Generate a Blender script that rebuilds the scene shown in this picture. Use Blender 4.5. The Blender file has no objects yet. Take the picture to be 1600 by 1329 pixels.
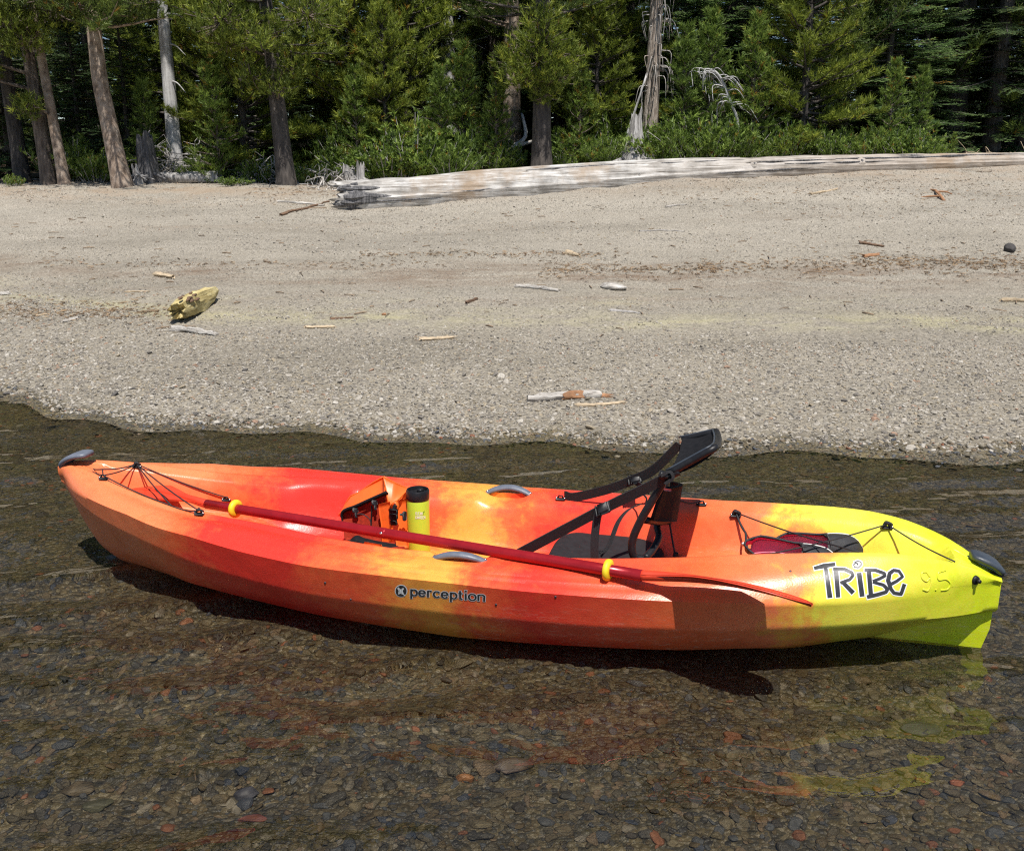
import bpy, math, random
import numpy as np
from mathutils import Vector, Matrix
from mathutils.bvhtree import BVHTree

SC = bpy.context.scene
COL = SC.collection

# ------------------------------------------------------------------ camera, sky, sun, exposure
FPX, PITCH, CAMH = 1550.0, math.radians(15.0), 1.27
cam_d = bpy.data.cameras.new('camera')
cam_d.sensor_fit = 'HORIZONTAL'; cam_d.sensor_width = 36.0
cam_d.lens = 36.0 * FPX / 1600.0
cam_d.clip_start = 0.05; cam_d.clip_end = 3000
cam = bpy.data.objects.new('camera', cam_d); COL.objects.link(cam)
cam.location = (0, 0, CAMH)
cam.rotation_euler = (math.pi / 2 - PITCH, 0, 0)
SC.camera = cam

TO_SUN = Vector((0.11, -0.455, 1.0)).normalized()
SUN_EL = math.asin(TO_SUN.z); SUN_AZ = math.atan2(TO_SUN.x, TO_SUN.y)
world = bpy.data.worlds.new('World'); SC.world = world; world.use_nodes = True
wn = world.node_tree.nodes; wl = world.node_tree.links; wn.clear()
w_out = wn.new('ShaderNodeOutputWorld'); w_bg = wn.new('ShaderNodeBackground'); w_sky = wn.new('ShaderNodeTexSky')
w_sky.sky_type = 'NISHITA'; w_sky.sun_disc = False
w_sky.sun_elevation = SUN_EL; w_sky.sun_rotation = SUN_AZ
w_sky.altitude = 1800; w_sky.air_density = 1.0; w_sky.dust_density = 0.6
w_bg.inputs['Strength'].default_value = 0.08
wl.new(w_sky.outputs[0], w_bg.inputs['Color']); wl.new(w_bg.outputs[0], w_out.inputs['Surface'])

sun_d = bpy.data.lights.new('sun', 'SUN'); sun_d.energy = 4.6; sun_d.angle = math.radians(0.53)
sun_d.cycles.is_caustics_light = True
sun_d.color = (1.0, 0.955, 0.89)
sun = bpy.data.objects.new('sun', sun_d); COL.objects.link(sun)
sun.rotation_euler = TO_SUN.to_track_quat('Z', 'Y').to_euler()
sun.location = (-4, -12, 25)

SC.view_settings.view_transform = 'Standard'; SC.view_settings.look = 'None'
SC.view_settings.exposure = 0.36; SC.view_settings.gamma = 1.0
SC.view_settings.use_curve_mapping = False
SC.render.engine = 'CYCLES'
SC.cycles.max_bounces = 6; SC.cycles.diffuse_bounces = 3; SC.cycles.glossy_bounces = 3
SC.cycles.transparent_max_bounces = 12; SC.cycles.transmission_bounces = 3
SC.cycles.caustics_reflective = False; SC.cycles.caustics_refractive = True; SC.cycles.sample_clamp_indirect = 3.0
SC.cycles.use_denoising = False
SC.cycles.filter_width = 1.2
SC.cycles.use_adaptive_sampling = True; SC.cycles.adaptive_threshold = 0.015
SC.render.use_persistent_data = False

# ------------------------------------------------------------------ small helpers
CP, SP = math.cos(PITCH), math.sin(PITCH)
CAM = np.array([0.0, 0.0, CAMH]); FWD = np.array([0, CP, -SP]); UPV = np.array([0, SP, CP]); RGT = np.array([1.0, 0, 0])
def ray(u, v):
    return FWD + (u - 800) / FPX * RGT + (664.5 - v) / FPX * UPV
def at_z(u, v, z):
    d = ray(u, v); t = (z - CAMH) / d[2]; return CAM + t * d

def rng(seed): return np.random.default_rng(seed)

def link(o, parent=None):
    COL.objects.link(o)
    if parent is not None: o.parent = parent
    return o
def tag(o, label=None, cat=None, group=None, kind=None):
    if label: o['label'] = label
    if cat: o['category'] = cat
    if group: o['group'] = group
    if kind: o['kind'] = kind
    return o
def empty(name, loc, rz=0.0, label=None, cat=None, group=None):
    o = bpy.data.objects.new(name, None); o.empty_display_size = 0.1
    COL.objects.link(o); o.location = loc; o.rotation_euler = (0, 0, rz)
    return tag(o, label, cat, group)
def raw_mesh(name, V, F, mat=None, smooth=True, attr=None):
    me = bpy.data.meshes.new(name)
    V = np.asarray(V, dtype=np.float64)
    me.from_pydata(V.tolist(), [], [list(map(int, f)) for f in F])
    if smooth: me.polygons.foreach_set('use_smooth', np.ones(len(me.polygons), dtype=bool))
    if mat is not None: me.materials.append(mat)
    me.update(); return me
def obj(name, VF, mat, parent=None, base=(0, 0, 0), smooth=True, sharp=None):
    V, F = VF
    V = np.asarray(V, dtype=np.float64) - np.asarray(base)
    me = raw_mesh(name, V, F, mat, smooth)
    if sharp is not None and smooth:
        me.set_sharp_from_angle(angle=math.radians(sharp))
    return link(bpy.data.objects.new(name, me), parent)
def tri_mesh(name, V, n_per, mat, tint=None):
    """V: (N*n_per,3); polygons are consecutive runs of n_per vertices"""
    V = np.ascontiguousarray(V, dtype=np.float32); n = len(V); m = n // n_per
    me = bpy.data.meshes.new(name)
    me.vertices.add(n); me.vertices.foreach_set('co', V.ravel())
    me.loops.add(n); me.loops.foreach_set('vertex_index', np.arange(n, dtype=np.int32))
    me.polygons.add(m); me.polygons.foreach_set('loop_start', np.arange(0, n, n_per, dtype=np.int32))
    if tint is not None:
        a = me.attributes.new('tint', 'FLOAT', 'POINT'); a.data.foreach_set('value', np.ascontiguousarray(tint, dtype=np.float32))
    me.materials.append(mat); me.update(calc_edges=True); me.validate()
    return me
def join(*parts):
    V = []; F = []; o = 0
    for v, f in parts:
        v = np.asarray(v); V.append(v); F += [[i + o for i in q] for q in f]; o += len(v)
    return np.concatenate(V), F
def catmull(pts, n):
    P = np.asarray(pts, float)
    P = np.vstack([2 * P[0] - P[1], P, 2 * P[-1] - P[-2]]); out = []
    segs = len(P) - 3
    for i in range(segs):
        p0, p1, p2, p3 = P[i:i + 4]
        for t in np.linspace(0, 1, n, endpoint=False):
            out.append(.5 * ((2 * p1) + (-p0 + p2) * t + (2 * p0 - 5 * p1 + 4 * p2 - p3) * t * t + (-p0 + 3 * p1 - 3 * p2 + p3) * t ** 3))
    out.append(P[-2]); return np.array(out)
def unit(v):
    v = np.asarray(v, float); return v / (np.linalg.norm(v) + 1e-12)
def frames(P):
    P = np.asarray(P, float); T = np.gradient(P, axis=0); T /= np.linalg.norm(T, axis=1)[:, None] + 1e-12
    a = np.array([0, 0, 1.0]) if abs(T[0][2]) < .9 else np.array([1.0, 0, 0])
    N = [unit(a - T[0] * (a @ T[0]))]
    for i in range(1, len(P)):
        n = N[-1] - T[i] * (N[-1] @ T[i]); N.append(unit(n))
    N = np.array(N); return T, N, np.cross(T, N)
def tube(P, r, n=8, cap=True, flat=1.0):
    P = np.asarray(P, float); m = len(P); r = np.broadcast_to(r, (m,))
    T, N, B = frames(P); a = np.linspace(0, 2 * math.pi, n, endpoint=False)
    V = (P[:, None] + r[:, None, None] * (np.cos(a)[None, :, None] * N[:, None] * flat + np.sin(a)[None, :, None] * B[:, None])).reshape(-1, 3)
    F = [[i * n + j, i * n + (j + 1) % n, (i + 1) * n + (j + 1) % n, (i + 1) * n + j] for i in range(m - 1) for j in range(n)]
    if cap: F += [list(range(n))[::-1], list(range((m - 1) * n, m * n))]
    return V, F
def ribbon(P, side, w, th=.002):
    """flat strap along P, width w along 'side' vectors"""
    P = np.asarray(P, float); S = np.broadcast_to(np.asarray(side, float), P.shape)
    T = np.gradient(P, axis=0); T /= np.linalg.norm(T, axis=1)[:, None]
    S = S - T * np.sum(S * T, 1)[:, None]; S /= np.linalg.norm(S, axis=1)[:, None]
    N = np.cross(T, S); w = np.broadcast_to(w, (len(P),))[:, None] / 2
    V = np.stack([P - S * w - N * th, P + S * w - N * th, P + S * w + N * th, P - S * w + N * th], 1).reshape(-1, 3)
    m = len(P); F = [[i * 4 + j, i * 4 + (j + 1) % 4, i * 4 + 4 + (j + 1) % 4, i * 4 + 4 + j] for i in range(m - 1) for j in range(4)]
    F += [[3, 2, 1, 0], [4 * m - 4, 4 * m - 3, 4 * m - 2, 4 * m - 1]]
    return V, F
def lathe(prof, n=32, c=(0, 0, 0)):
    prof = np.asarray(prof, float); a = np.linspace(0, 2 * math.pi, n, endpoint=False)
    V = np.stack([prof[:, 0][:, None] * np.cos(a), prof[:, 0][:, None] * np.sin(a), np.repeat(prof[:, 1][:, None], n, 1)], 2).reshape(-1, 3) + np.asarray(c)
    m = len(prof); F = [[i * n + j, i * n + (j + 1) % n, (i + 1) * n + (j + 1) % n, (i + 1) * n + j] for i in range(m - 1) for j in range(n)]
    if prof[0, 0] > 1e-6: F.append(list(range(n))[::-1])
    if prof[-1, 0] > 1e-6: F.append(list(range((m - 1) * n, m * n)))
    return V, F
def rbox(c, s, b=.003, R=None):
    """box with chamfered edges"""
    hx, hy, hz = np.asarray(s, float) / 2; b = min(b, hx * .8, hy * .8, hz * .8); V = []
    for sx in (-1, 1):
        for sy in (-1, 1):
            for sz in (-1, 1):
                V += [(sx * hx, sy * (hy - b), sz * (hz - b)), (sx * (hx - b), sy * hy, sz * (hz - b)), (sx * (hx - b), sy * (hy - b), sz * hz)]
    V = np.array(V)
    I = lambda x, y, z, k: ((x * 2 + y) * 2 + z) * 3 + k
    F = []
    for x in (0, 1):
        q = [I(x, 0, 0, 0), I(x, 1, 0, 0), I(x, 1, 1, 0), I(x, 0, 1, 0)]; F.append(q if x else q[::-1])
    for y in (0, 1):
        q = [I(0, y, 0, 1), I(0, y, 1, 1), I(1, y, 1, 1), I(1, y, 0, 1)]; F.append(q if y else q[::-1])
    for z in (0, 1):
        q = [I(0, 0, z, 2), I(1, 0, z, 2), I(1, 1, z, 2), I(0, 1, z, 2)]; F.append(q if z else q[::-1])
    for y in (0, 1):
        for z in (0, 1): F.append([I(0, y, z, 1), I(1, y, z, 1), I(1, y, z, 2), I(0, y, z, 2)])
    for x in (0, 1):
        for z in (0, 1): F.append([I(x, 0, z, 0), I(x, 1, z, 0), I(x, 1, z, 2), I(x, 0, z, 2)])
    for x in (0, 1):
        for y in (0, 1): F.append([I(x, y, 0, 0), I(x, y, 1, 0), I(x, y, 1, 1), I(x, y, 0, 1)])
    for x in (0, 1):
        for y in (0, 1):
            for z in (0, 1): F.append([I(x, y, z, 0), I(x, y, z, 1), I(x, y, z, 2)])
    if R is not None: V = V @ np.asarray(R).T
    return V + np.asarray(c), F
def rot_to(xdir, zhint=(0, 0, 1)):
    x = unit(xdir); z = np.asarray(zhint, float); y = unit(np.cross(z, x)); z = np.cross(x, y)
    return np.stack([x, y, z], 1)
def sheet(grid, th=.003):
    """grid: (m,n,3) points -> closed thin sheet"""
    G = np.asarray(grid, float); m, n = G.shape[:2]
    du = np.gradient(G, axis=0); dv = np.gradient(G, axis=1); N = np.cross(du, dv); N /= np.linalg.norm(N, axis=2)[..., None] + 1e-12
    A = (G + N * th / 2).reshape(-1, 3); Bq = (G - N * th / 2).reshape(-1, 3); k = m * n
    F = []
    for i in range(m - 1):
        for j in range(n - 1):
            a, b, c, d = i * n + j, (i + 1) * n + j, (i + 1) * n + j + 1, i * n + j + 1
            F.append([a, b, c, d]); F.append([k + d, k + c, k + b, k + a])
    def rim(idx):
        for a, b in zip(idx[:-1], idx[1:]): F.append([b, a, k + a, k + b])
    rim([j for j in range(n)]); rim([(m - 1) * n + j for j in range(n)][::-1])
    rim([i * n for i in range(m)][::-1]); rim([i * n + n - 1 for i in range(m)])
    return np.concatenate([A, Bq]), F
def quad_grid(a, b, c, d, m=8, n=8):
    """bilinear patch a-b along u, d-c the other side"""
    u = np.linspace(0, 1, m)[:, None, None]; v = np.linspace(0, 1, n)[None, :, None]
    a, b, c, d = map(lambda p: np.asarray(p, float), (a, b, c, d))
    return (1 - u) * (1 - v) * a + u * (1 - v) * b + u * v * c + (1 - u) * v * d
def sines(P, seed, f0=1.0, octs=4):
    r = rng(seed); P = np.asarray(P, float); out = np.zeros(P.shape[:-1]); amp = 1.0
    for o in range(octs):
        for k in range(4):
            d = r.normal(size=P.shape[-1]); d *= f0 * 2 ** o / np.linalg.norm(d) * r.uniform(.7, 1.4)
            out += amp * np.sin(P @ d * 2 * math.pi + r.uniform(0, 6.28)) * .25
        amp *= .55
    return out

# ------------------------------------------------------------------ materials
def nodes_of(name):
    m = bpy.data.materials.new(name); m.use_nodes = True; nt = m.node_tree; nt.nodes.clear()
    out = nt.nodes.new('ShaderNodeOutputMaterial'); return m, nt, out
def N(nt, kind, **kw):
    n = nt.nodes.new(kind)
    for k, v in kw.items():
        if k.startswith('_'): setattr(n, k[1:], v)
        else: n.inputs[k.replace('__', ' ')].default_value = v
    return n
def ramp(nt, fac, stops, interp='LINEAR'):
    n = nt.nodes.new('ShaderNodeValToRGB'); cr = n.color_ramp; cr.interpolation = interp
    while len(cr.elements) > 1: cr.elements.remove(cr.elements[-1])
    cr.elements[0].position = stops[0][0]; cr.elements[0].color = (*stops[0][1], 1)
    for p, c in stops[1:]:
        e = cr.elements.new(p); e.color = (*c, 1)
    if fac is not None: nt.links.new(fac, n.inputs[0])
    return n
def gray(v): return (v, v, v)
def mixc(nt, fac, a, b, mode='MIX'):
    n = nt.nodes.new('ShaderNodeMix'); n.data_type = 'RGBA'; n.blend_type = mode
    def setv(s, x):
        if isinstance(x, bpy.types.NodeSocket): nt.links.new(x, s)
        elif isinstance(x, (int, float)): s.default_value = x
        else: s.default_value = (*x, 1)
    setv(n.inputs[0], fac); setv(n.inputs[6], a); setv(n.inputs[7], b)
    return n.outputs[2]
def math_n(nt, op, a, b=None, clamp=False):
    n = nt.nodes.new('ShaderNodeMath'); n.operation = op; n.use_clamp = clamp
    for s, x in zip(n.inputs, (a, b)):
        if x is None: continue
        if isinstance(x, bpy.types.NodeSocket): nt.links.new(x, s)
        else: s.default_value = x
    return n.outputs[0]
def plain(name, col, rough=.5, var=.12, scale=30, bump=.15, spec=.5, metal=0.0, coat=0.0, trans=0.0):
    """everyday surface: base colour with mild mottling, grain bump and uneven gloss"""
    m, nt, out = nodes_of(name); L = nt.links
    tc = N(nt, 'ShaderNodeTexCoord'); nz = N(nt, 'ShaderNodeTexNoise', Scale=scale, Detail=5.0, Roughness=.6)
    L.new(tc.outputs['Object'], nz.inputs['Vector'])
    lo = tuple(max(0, c * (1 - var)) for c in col); hi = tuple(min(1, c * (1 + var)) for c in col)
    r = ramp(nt, nz.outputs[0], [(.3, lo), (.7, hi)])
    b = N(nt, 'ShaderNodeBsdfPrincipled', Roughness=rough, Metallic=metal)
    b.inputs['Specular IOR Level'].default_value = spec; b.inputs['Coat Weight'].default_value = coat
    L.new(r.outputs[0], b.inputs['Base Color'])
    rr = ramp(nt, nz.outputs[0], [(.3, gray(max(.02, rough * .8))), (.7, gray(min(1, rough * 1.2)))])
    L.new(rr.outputs[0], b.inputs['Roughness'])
    if bump:
        n2 = N(nt, 'ShaderNodeTexNoise', Scale=scale * 6, Detail=3.0); L.new(tc.outputs['Object'], n2.inputs['Vector'])
        bp = N(nt, 'ShaderNodeBump', Strength=bump, Distance=.002); L.new(n2.outputs[0], bp.inputs['Height']); L.new(bp.outputs[0], b.inputs['Normal'])
    L.new(b.outputs[0], out.inputs[0]); return m

def stone_mat(name, palette, wet):
    m, nt, out = nodes_of(name); L = nt.links
    oi = N(nt, 'ShaderNodeObjectInfo'); tc = N(nt, 'ShaderNodeTexCoord')
    base = ramp(nt, oi.outputs['Random'], palette, 'CONSTANT')
    nz = N(nt, 'ShaderNodeTexNoise', Scale=2.2, Detail=6.0, Roughness=.65); L.new(tc.outputs['Object'], nz.inputs['Vector'])
    v = ramp(nt, nz.outputs[0], [(.25, gray(.62)), (.75, gray(1.3))])
    c = mixc(nt, 1.0, base.outputs[0], v.outputs[0], 'MULTIPLY')
    b = N(nt, 'ShaderNodeBsdfPrincipled', Roughness=.45 if wet else .85)
    L.new(c, b.inputs['Base Color'])
    n2 = N(nt, 'ShaderNodeTexNoise', Scale=7.0, Detail=4.0); L.new(tc.outputs['Object'], n2.inputs['Vector'])
    bp = N(nt, 'ShaderNodeBump', Strength=.35, Distance=.1); L.new(n2.outputs[0], bp.inputs['Height']); L.new(bp.outputs[0], b.inputs['Normal'])
    L.new(b.outputs[0], out.inputs[0]); return m
DRY = [(0, (.31, .28, .23)), (.18, (.37, .335, .28)), (.34, (.25, .225, .19)), (.48, (.42, .38, .32)), (.60, (.32, .275, .205)), (.70, (.19, .17, .145)),
       (.80, (.36, .30, .21)), (.88, (.50, .46, .395)), (.955, (.34, .22, .15)), (.975, (.11, .10, .09))]
WET = [(0, (0.111, 0.094, 0.062)), (.14, (0.150, 0.120, 0.072)), (.28, (0.085, 0.078, 0.065)), (.42, (0.182, 0.150, 0.091)), (.54, (0.130, 0.098, 0.052)), (.66, (0.098, 0.101, 0.104)),
       (.76, (0.208, 0.150, 0.091)), (.85, (0.072, 0.062, 0.049)), (.91, (0.247, 0.215, 0.163)), (.955, (0.260, 0.111, 0.058)), (.98, (0.065, 0.072, 0.091))]
M_DRY = stone_mat('dry_stone', DRY, False); M_WET = stone_mat('wet_stone', WET, True)

def ground_mat():
    m, nt, out = nodes_of('beach_gravel'); L = nt.links
    ge = N(nt, 'ShaderNodeNewGeometry'); pos = ge.outputs['Position']
    sep = N(nt, 'ShaderNodeSeparateXYZ'); L.new(pos, sep.inputs[0])
    at = N(nt, 'ShaderNodeAttribute', _attribute_name='shore')       # metres inland from the waterline
    # fine and coarse grains
    v1 = N(nt, 'ShaderNodeTexVoronoi', Scale=70.0); L.new(pos, v1.inputs['Vector'])
    v2 = N(nt, 'ShaderNodeTexVoronoi', Scale=120.0); L.new(pos, v2.inputs['Vector'])
    s1 = N(nt, 'ShaderNodeSeparateColor'); L.new(v1.outputs['Color'], s1.inputs[0])
    s2 = N(nt, 'ShaderNodeSeparateColor'); L.new(v2.outputs['Color'], s2.inputs[0])
    c1 = ramp(nt, s1.outputs[0], [(0, (.20, .175, .135)), (.3, (.30, .265, .205)), (.6, (.24, .21, .16)), (.85, (.38, .34, .27)), (.92, (.10, .088, .07))], 'CONSTANT')  # darkened tones paint the shaded gaps under the shore gravel
    c2 = ramp(nt, s2.outputs[0], [(0, (.29, .26, .21)), (.30, (.41, .37, .305)), (.6, (.35, .315, .26)), (.84, (.55, .50, .42)), (.92, (.10, .09, .078))], 'CONSTANT')
    nb = N(nt, 'ShaderNodeTexNoise', Scale=1.3, Detail=5.0, Roughness=.6); L.new(pos, nb.inputs['Vector'])
    fac = math_n(nt, 'ADD', math_n(nt, 'MULTIPLY', at.outputs['Fac'], .12), math_n(nt, 'MULTIPLY', math_n(nt, 'SUBTRACT', nb.outputs[0], .5), .8), True)
    dry = mixc(nt, fac, c1.outputs[0], c2.outputs[0])
    # sandy film and organic litter bands
    nw = N(nt, 'ShaderNodeTexNoise', Scale=.9, Detail=6.0, Roughness=.7)
    mp = N(nt, 'ShaderNodeMapping'); mp.inputs['Scale'].default_value = (.35, 1.6, 1); L.new(pos, mp.inputs[0]); L.new(mp.outputs[0], nw.inputs['Vector'])
    tone = ramp(nt, nw.outputs[0], [(.3, (.76, .755, .745)), (.5, (1.0, 1.0, 1.0)), (.72, (1.14, 1.135, 1.13))])
    dry = mixc(nt, 1.0, dry, tone.outputs[0], 'MULTIPLY')
    def band(center, half, col, thr, amount, stretch):
        d = math_n(nt, 'ABSOLUTE', math_n(nt, 'SUBTRACT', at.outputs['Fac'], center))
        w = math_n(nt, 'SUBTRACT', 1.0, math_n(nt, 'DIVIDE', d, half), True)
        n = N(nt, 'ShaderNodeTexNoise', Scale=1.0, Detail=7.0, Roughness=.75)
        mq = N(nt, 'ShaderNodeMapping'); mq.inputs['Scale'].default_value = stretch; mq.inputs['Location'].default_value = (center * 3.1, center * 7, 0)
        L.new(pos, mq.inputs[0]); L.new(mq.outputs[0], n.inputs['Vector'])
        k = math_n(nt, 'MULTIPLY', math_n(nt, 'MULTIPLY', math_n(nt, 'SUBTRACT', n.outputs[0], thr, True), 5.0, True), w, True)
        nonlocal dry
        dry = mixc(nt, math_n(nt, 'MULTIPLY', k, amount), dry, col)
    band(3.85, .60, (.16, .10, .06), .44, 1.0, (.7, 3.0, 1))
    band(3.0, .30, (.22, .15, .095), .48, .8, (.5, 3.0, 1))
    band(6.2, .5, (.24, .19, .14), .50, .6, (.6, 3.0, 1))
    band(2.35, .35, (.48, .44, .24), .42, .55, (2.2, 4.0, 1))
    band(2.95, .5, (.46, .42, .25), .50, .4, (2.2, 4.0, 1))
    band(9.0, 1.8, (.33, .24, .16), .40, .75, (1.5, 2.0, 1))
    duff = ramp(nt, s2.outputs[1], [(0, (.06, .042, .026)), (.5, (.11, .078, .048)), (.9, (.16, .11, .07))], 'CONSTANT')
    kd = math_n(nt, 'MULTIPLY', math_n(nt, 'SUBTRACT', math_n(nt, 'ADD', at.outputs['Fac'], nb.outputs[0]), 10.4), 1.2, True)
    dry = mixc(nt, kd, dry, duff.outputs[0])
    # wet stones of the lake bed
    cw = ramp(nt, s1.outputs[1], [(0, (.100, .086, .058)), (.25, (.14, .112, .068)), (.5, (.082, .073, .056)), (.75, (.17, .138, .085)), (.92, (.06, .055, .05))], 'CONSTANT')
    nm = N(nt, 'ShaderNodeTexNoise', Scale=1.7, Detail=4.0); L.new(pos, nm.inputs['Vector'])
    tw = ramp(nt, nm.outputs[0], [(.3, (.72, .72, .72)), (.55, (1, 1, .9)), (.75, (1.15, 1.1, .8))])
    wetc = mixc(nt, 1.0, cw.outputs[0], tw.outputs[0], 'MULTIPLY')
    nl = N(nt, 'ShaderNodeTexNoise', Scale=9.0, Detail=3.0); L.new(pos, nl.inputs['Vector'])
    hz = math_n(nt, 'ADD', sep.outputs[2], math_n(nt, 'MULTIPLY', math_n(nt, 'SUBTRACT', nl.outputs[0], .5), -.03))
    kw = math_n(nt, 'MULTIPLY', math_n(nt, 'SUBTRACT', .022, hz), 60.0, True)
    col = mixc(nt, kw, dry, wetc)
    b = N(nt, 'ShaderNodeBsdfPrincipled', Roughness=.9); L.new(col, b.inputs['Base Color'])
    rr = ramp(nt, kw, [(0, gray(.92)), (1, gray(.5))]); L.new(rr.outputs[0], b.inputs['Roughness'])
    h1 = math_n(nt, 'MULTIPLY', v1.outputs['Distance'], -1.0); h2 = math_n(nt, 'MULTIPLY', v2.outputs['Distance'], -.35)
    hh = math_n(nt, 'ADD', h1, h2)
    bp = N(nt, 'ShaderNodeBump', Strength=.8, Distance=.012); L.new(hh, bp.inputs['Height']); L.new(bp.outputs[0], b.inputs['Normal'])
    L.new(b.outputs[0], out.inputs[0]); return m

def water_mat():
    m, nt, out = nodes_of('lake_water')
    g = N(nt, 'ShaderNodeBsdfGlass', Roughness=0.0, IOR=1.42); g.inputs['Color'].default_value = (.95, .92, .84, 1)
    nt.links.new(g.outputs[0], out.inputs[0]); return m

def bark_mat(name, cols, scale=(14, 14, 3), bump=1.0, rough=.95):
    m, nt, out = nodes_of(name); L = nt.links
    tc = N(nt, 'ShaderNodeTexCoord'); mp = N(nt, 'ShaderNodeMapping'); mp.inputs['Scale'].default_value = scale
    L.new(tc.outputs['Object'], mp.inputs[0])
    v = N(nt, 'ShaderNodeTexVoronoi', Scale=1.6); v.feature = 'F1'; L.new(mp.outputs[0], v.inputs['Vector'])
    n = N(nt, 'ShaderNodeTexNoise', Scale=1.2, Detail=8.0, Roughness=.7, Distortion=.6); L.new(mp.outputs[0], n.inputs['Vector'])
    f = math_n(nt, 'ADD', math_n(nt, 'MULTIPLY', v.outputs['Distance'], .45), math_n(nt, 'MULTIPLY', n.outputs[0], .7))
    r = ramp(nt, f, [(.3, cols[0]), (.55, cols[1]), (.8, cols[2])])
    b = N(nt, 'ShaderNodeBsdfPrincipled', Roughness=rough); L.new(r.outputs[0], b.inputs['Base Color'])
    bp = N(nt, 'ShaderNodeBump', Strength=bump, Distance=.03); L.new(f, bp.inputs['Height']); L.new(bp.outputs[0], b.inputs['Normal'])
    L.new(b.outputs[0], out.inputs[0]); return m
def wood_mat(name, dark, mid, light, axis=0, freq=60, stain=None, along=.035):
    """weathered driftwood: long fibres along the object's X axis"""
    m, nt, out = nodes_of(name); L = nt.links
    tc = N(nt, 'ShaderNodeTexCoord'); mp = N(nt, 'ShaderNodeMapping')
    sc = [freq, freq, freq]; sc[axis] = freq * along; mp.inputs['Scale'].default_value = sc; L.new(tc.outputs['Object'], mp.inputs[0])
    n = N(nt, 'ShaderNodeTexNoise', Scale=1.0, Detail=8.0, Roughness=.65, Distortion=.4); L.new(mp.outputs[0], n.inputs['Vector'])
    r = ramp(nt, n.outputs[0], [(.30, dark), (.46, mid), (.62, light)])
    n2 = N(nt, 'ShaderNodeTexNoise', Scale=4.0, Detail=8.0, Roughness=.7); L.new(tc.outputs['Object'], n2.inputs['Vector'])
    t = ramp(nt, n2.outputs[0], [(.34, gray(.60)), (.55, gray(1.0)), (.75, gray(1.15))])
    c = mixc(nt, 1.0, r.outputs[0], t.outputs[0], 'MULTIPLY')
    if stain:
        n3 = N(nt, 'ShaderNodeTexNoise', Scale=1.1, Detail=6.0, Roughness=.7); L.new(tc.outputs['Object'], n3.inputs['Vector'])
        k = math_n(nt, 'MULTIPLY', math_n(nt, 'SUBTRACT', n3.outputs[0], .52, True), 6.0, True)
        sx_ = N(nt, 'ShaderNodeSeparateXYZ'); L.new(tc.outputs['Object'], sx_.inputs[0])
        k = math_n(nt, 'ADD', k, math_n(nt, 'MULTIPLY', math_n(nt, 'MULTIPLY', math_n(nt, 'SUBTRACT', sx_.outputs[0], 3.2), .30, True), n.outputs[0]), True)
        c = mixc(nt, math_n(nt, 'MULTIPLY', k, .75), c, stain)
    b = N(nt, 'ShaderNodeBsdfPrincipled', Roughness=.85); L.new(c, b.inputs['Base Color'])
    bp = N(nt, 'ShaderNodeBump', Strength=.9, Distance=.012); L.new(n.outputs[0], bp.inputs['Height']); L.new(bp.outputs[0], b.inputs['Normal'])
    L.new(b.outputs[0], out.inputs[0]); return m
def leaf_mat(name, dark, mid, light, trans=.36):
    m, nt, out = nodes_of(name); L = nt.links
    at = N(nt, 'ShaderNodeAttribute', _attribute_name='tint'); oi = N(nt, 'ShaderNodeObjectInfo')
    f = math_n(nt, 'ADD', at.outputs['Fac'], math_n(nt, 'MULTIPLY', math_n(nt, 'SUBTRACT', oi.outputs['Random'], .5), .25))
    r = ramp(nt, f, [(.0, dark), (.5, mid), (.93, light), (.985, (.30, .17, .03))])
    d = N(nt, 'ShaderNodeBsdfPrincipled', Roughness=.5); d.inputs['Specular IOR Level'].default_value = .35; L.new(r.outputs[0], d.inputs['Base Color'])
    t = N(nt, 'ShaderNodeBsdfTranslucent'); L.new(r.outputs[0], t.inputs[0])
    mx = N(nt, 'ShaderNodeMixShader', Fac=trans); L.new(d.outputs[0], mx.inputs[1]); L.new(t.outputs[0], mx.inputs[2])
    L.new(mx.outputs[0], out.inputs[0]); return m

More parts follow.
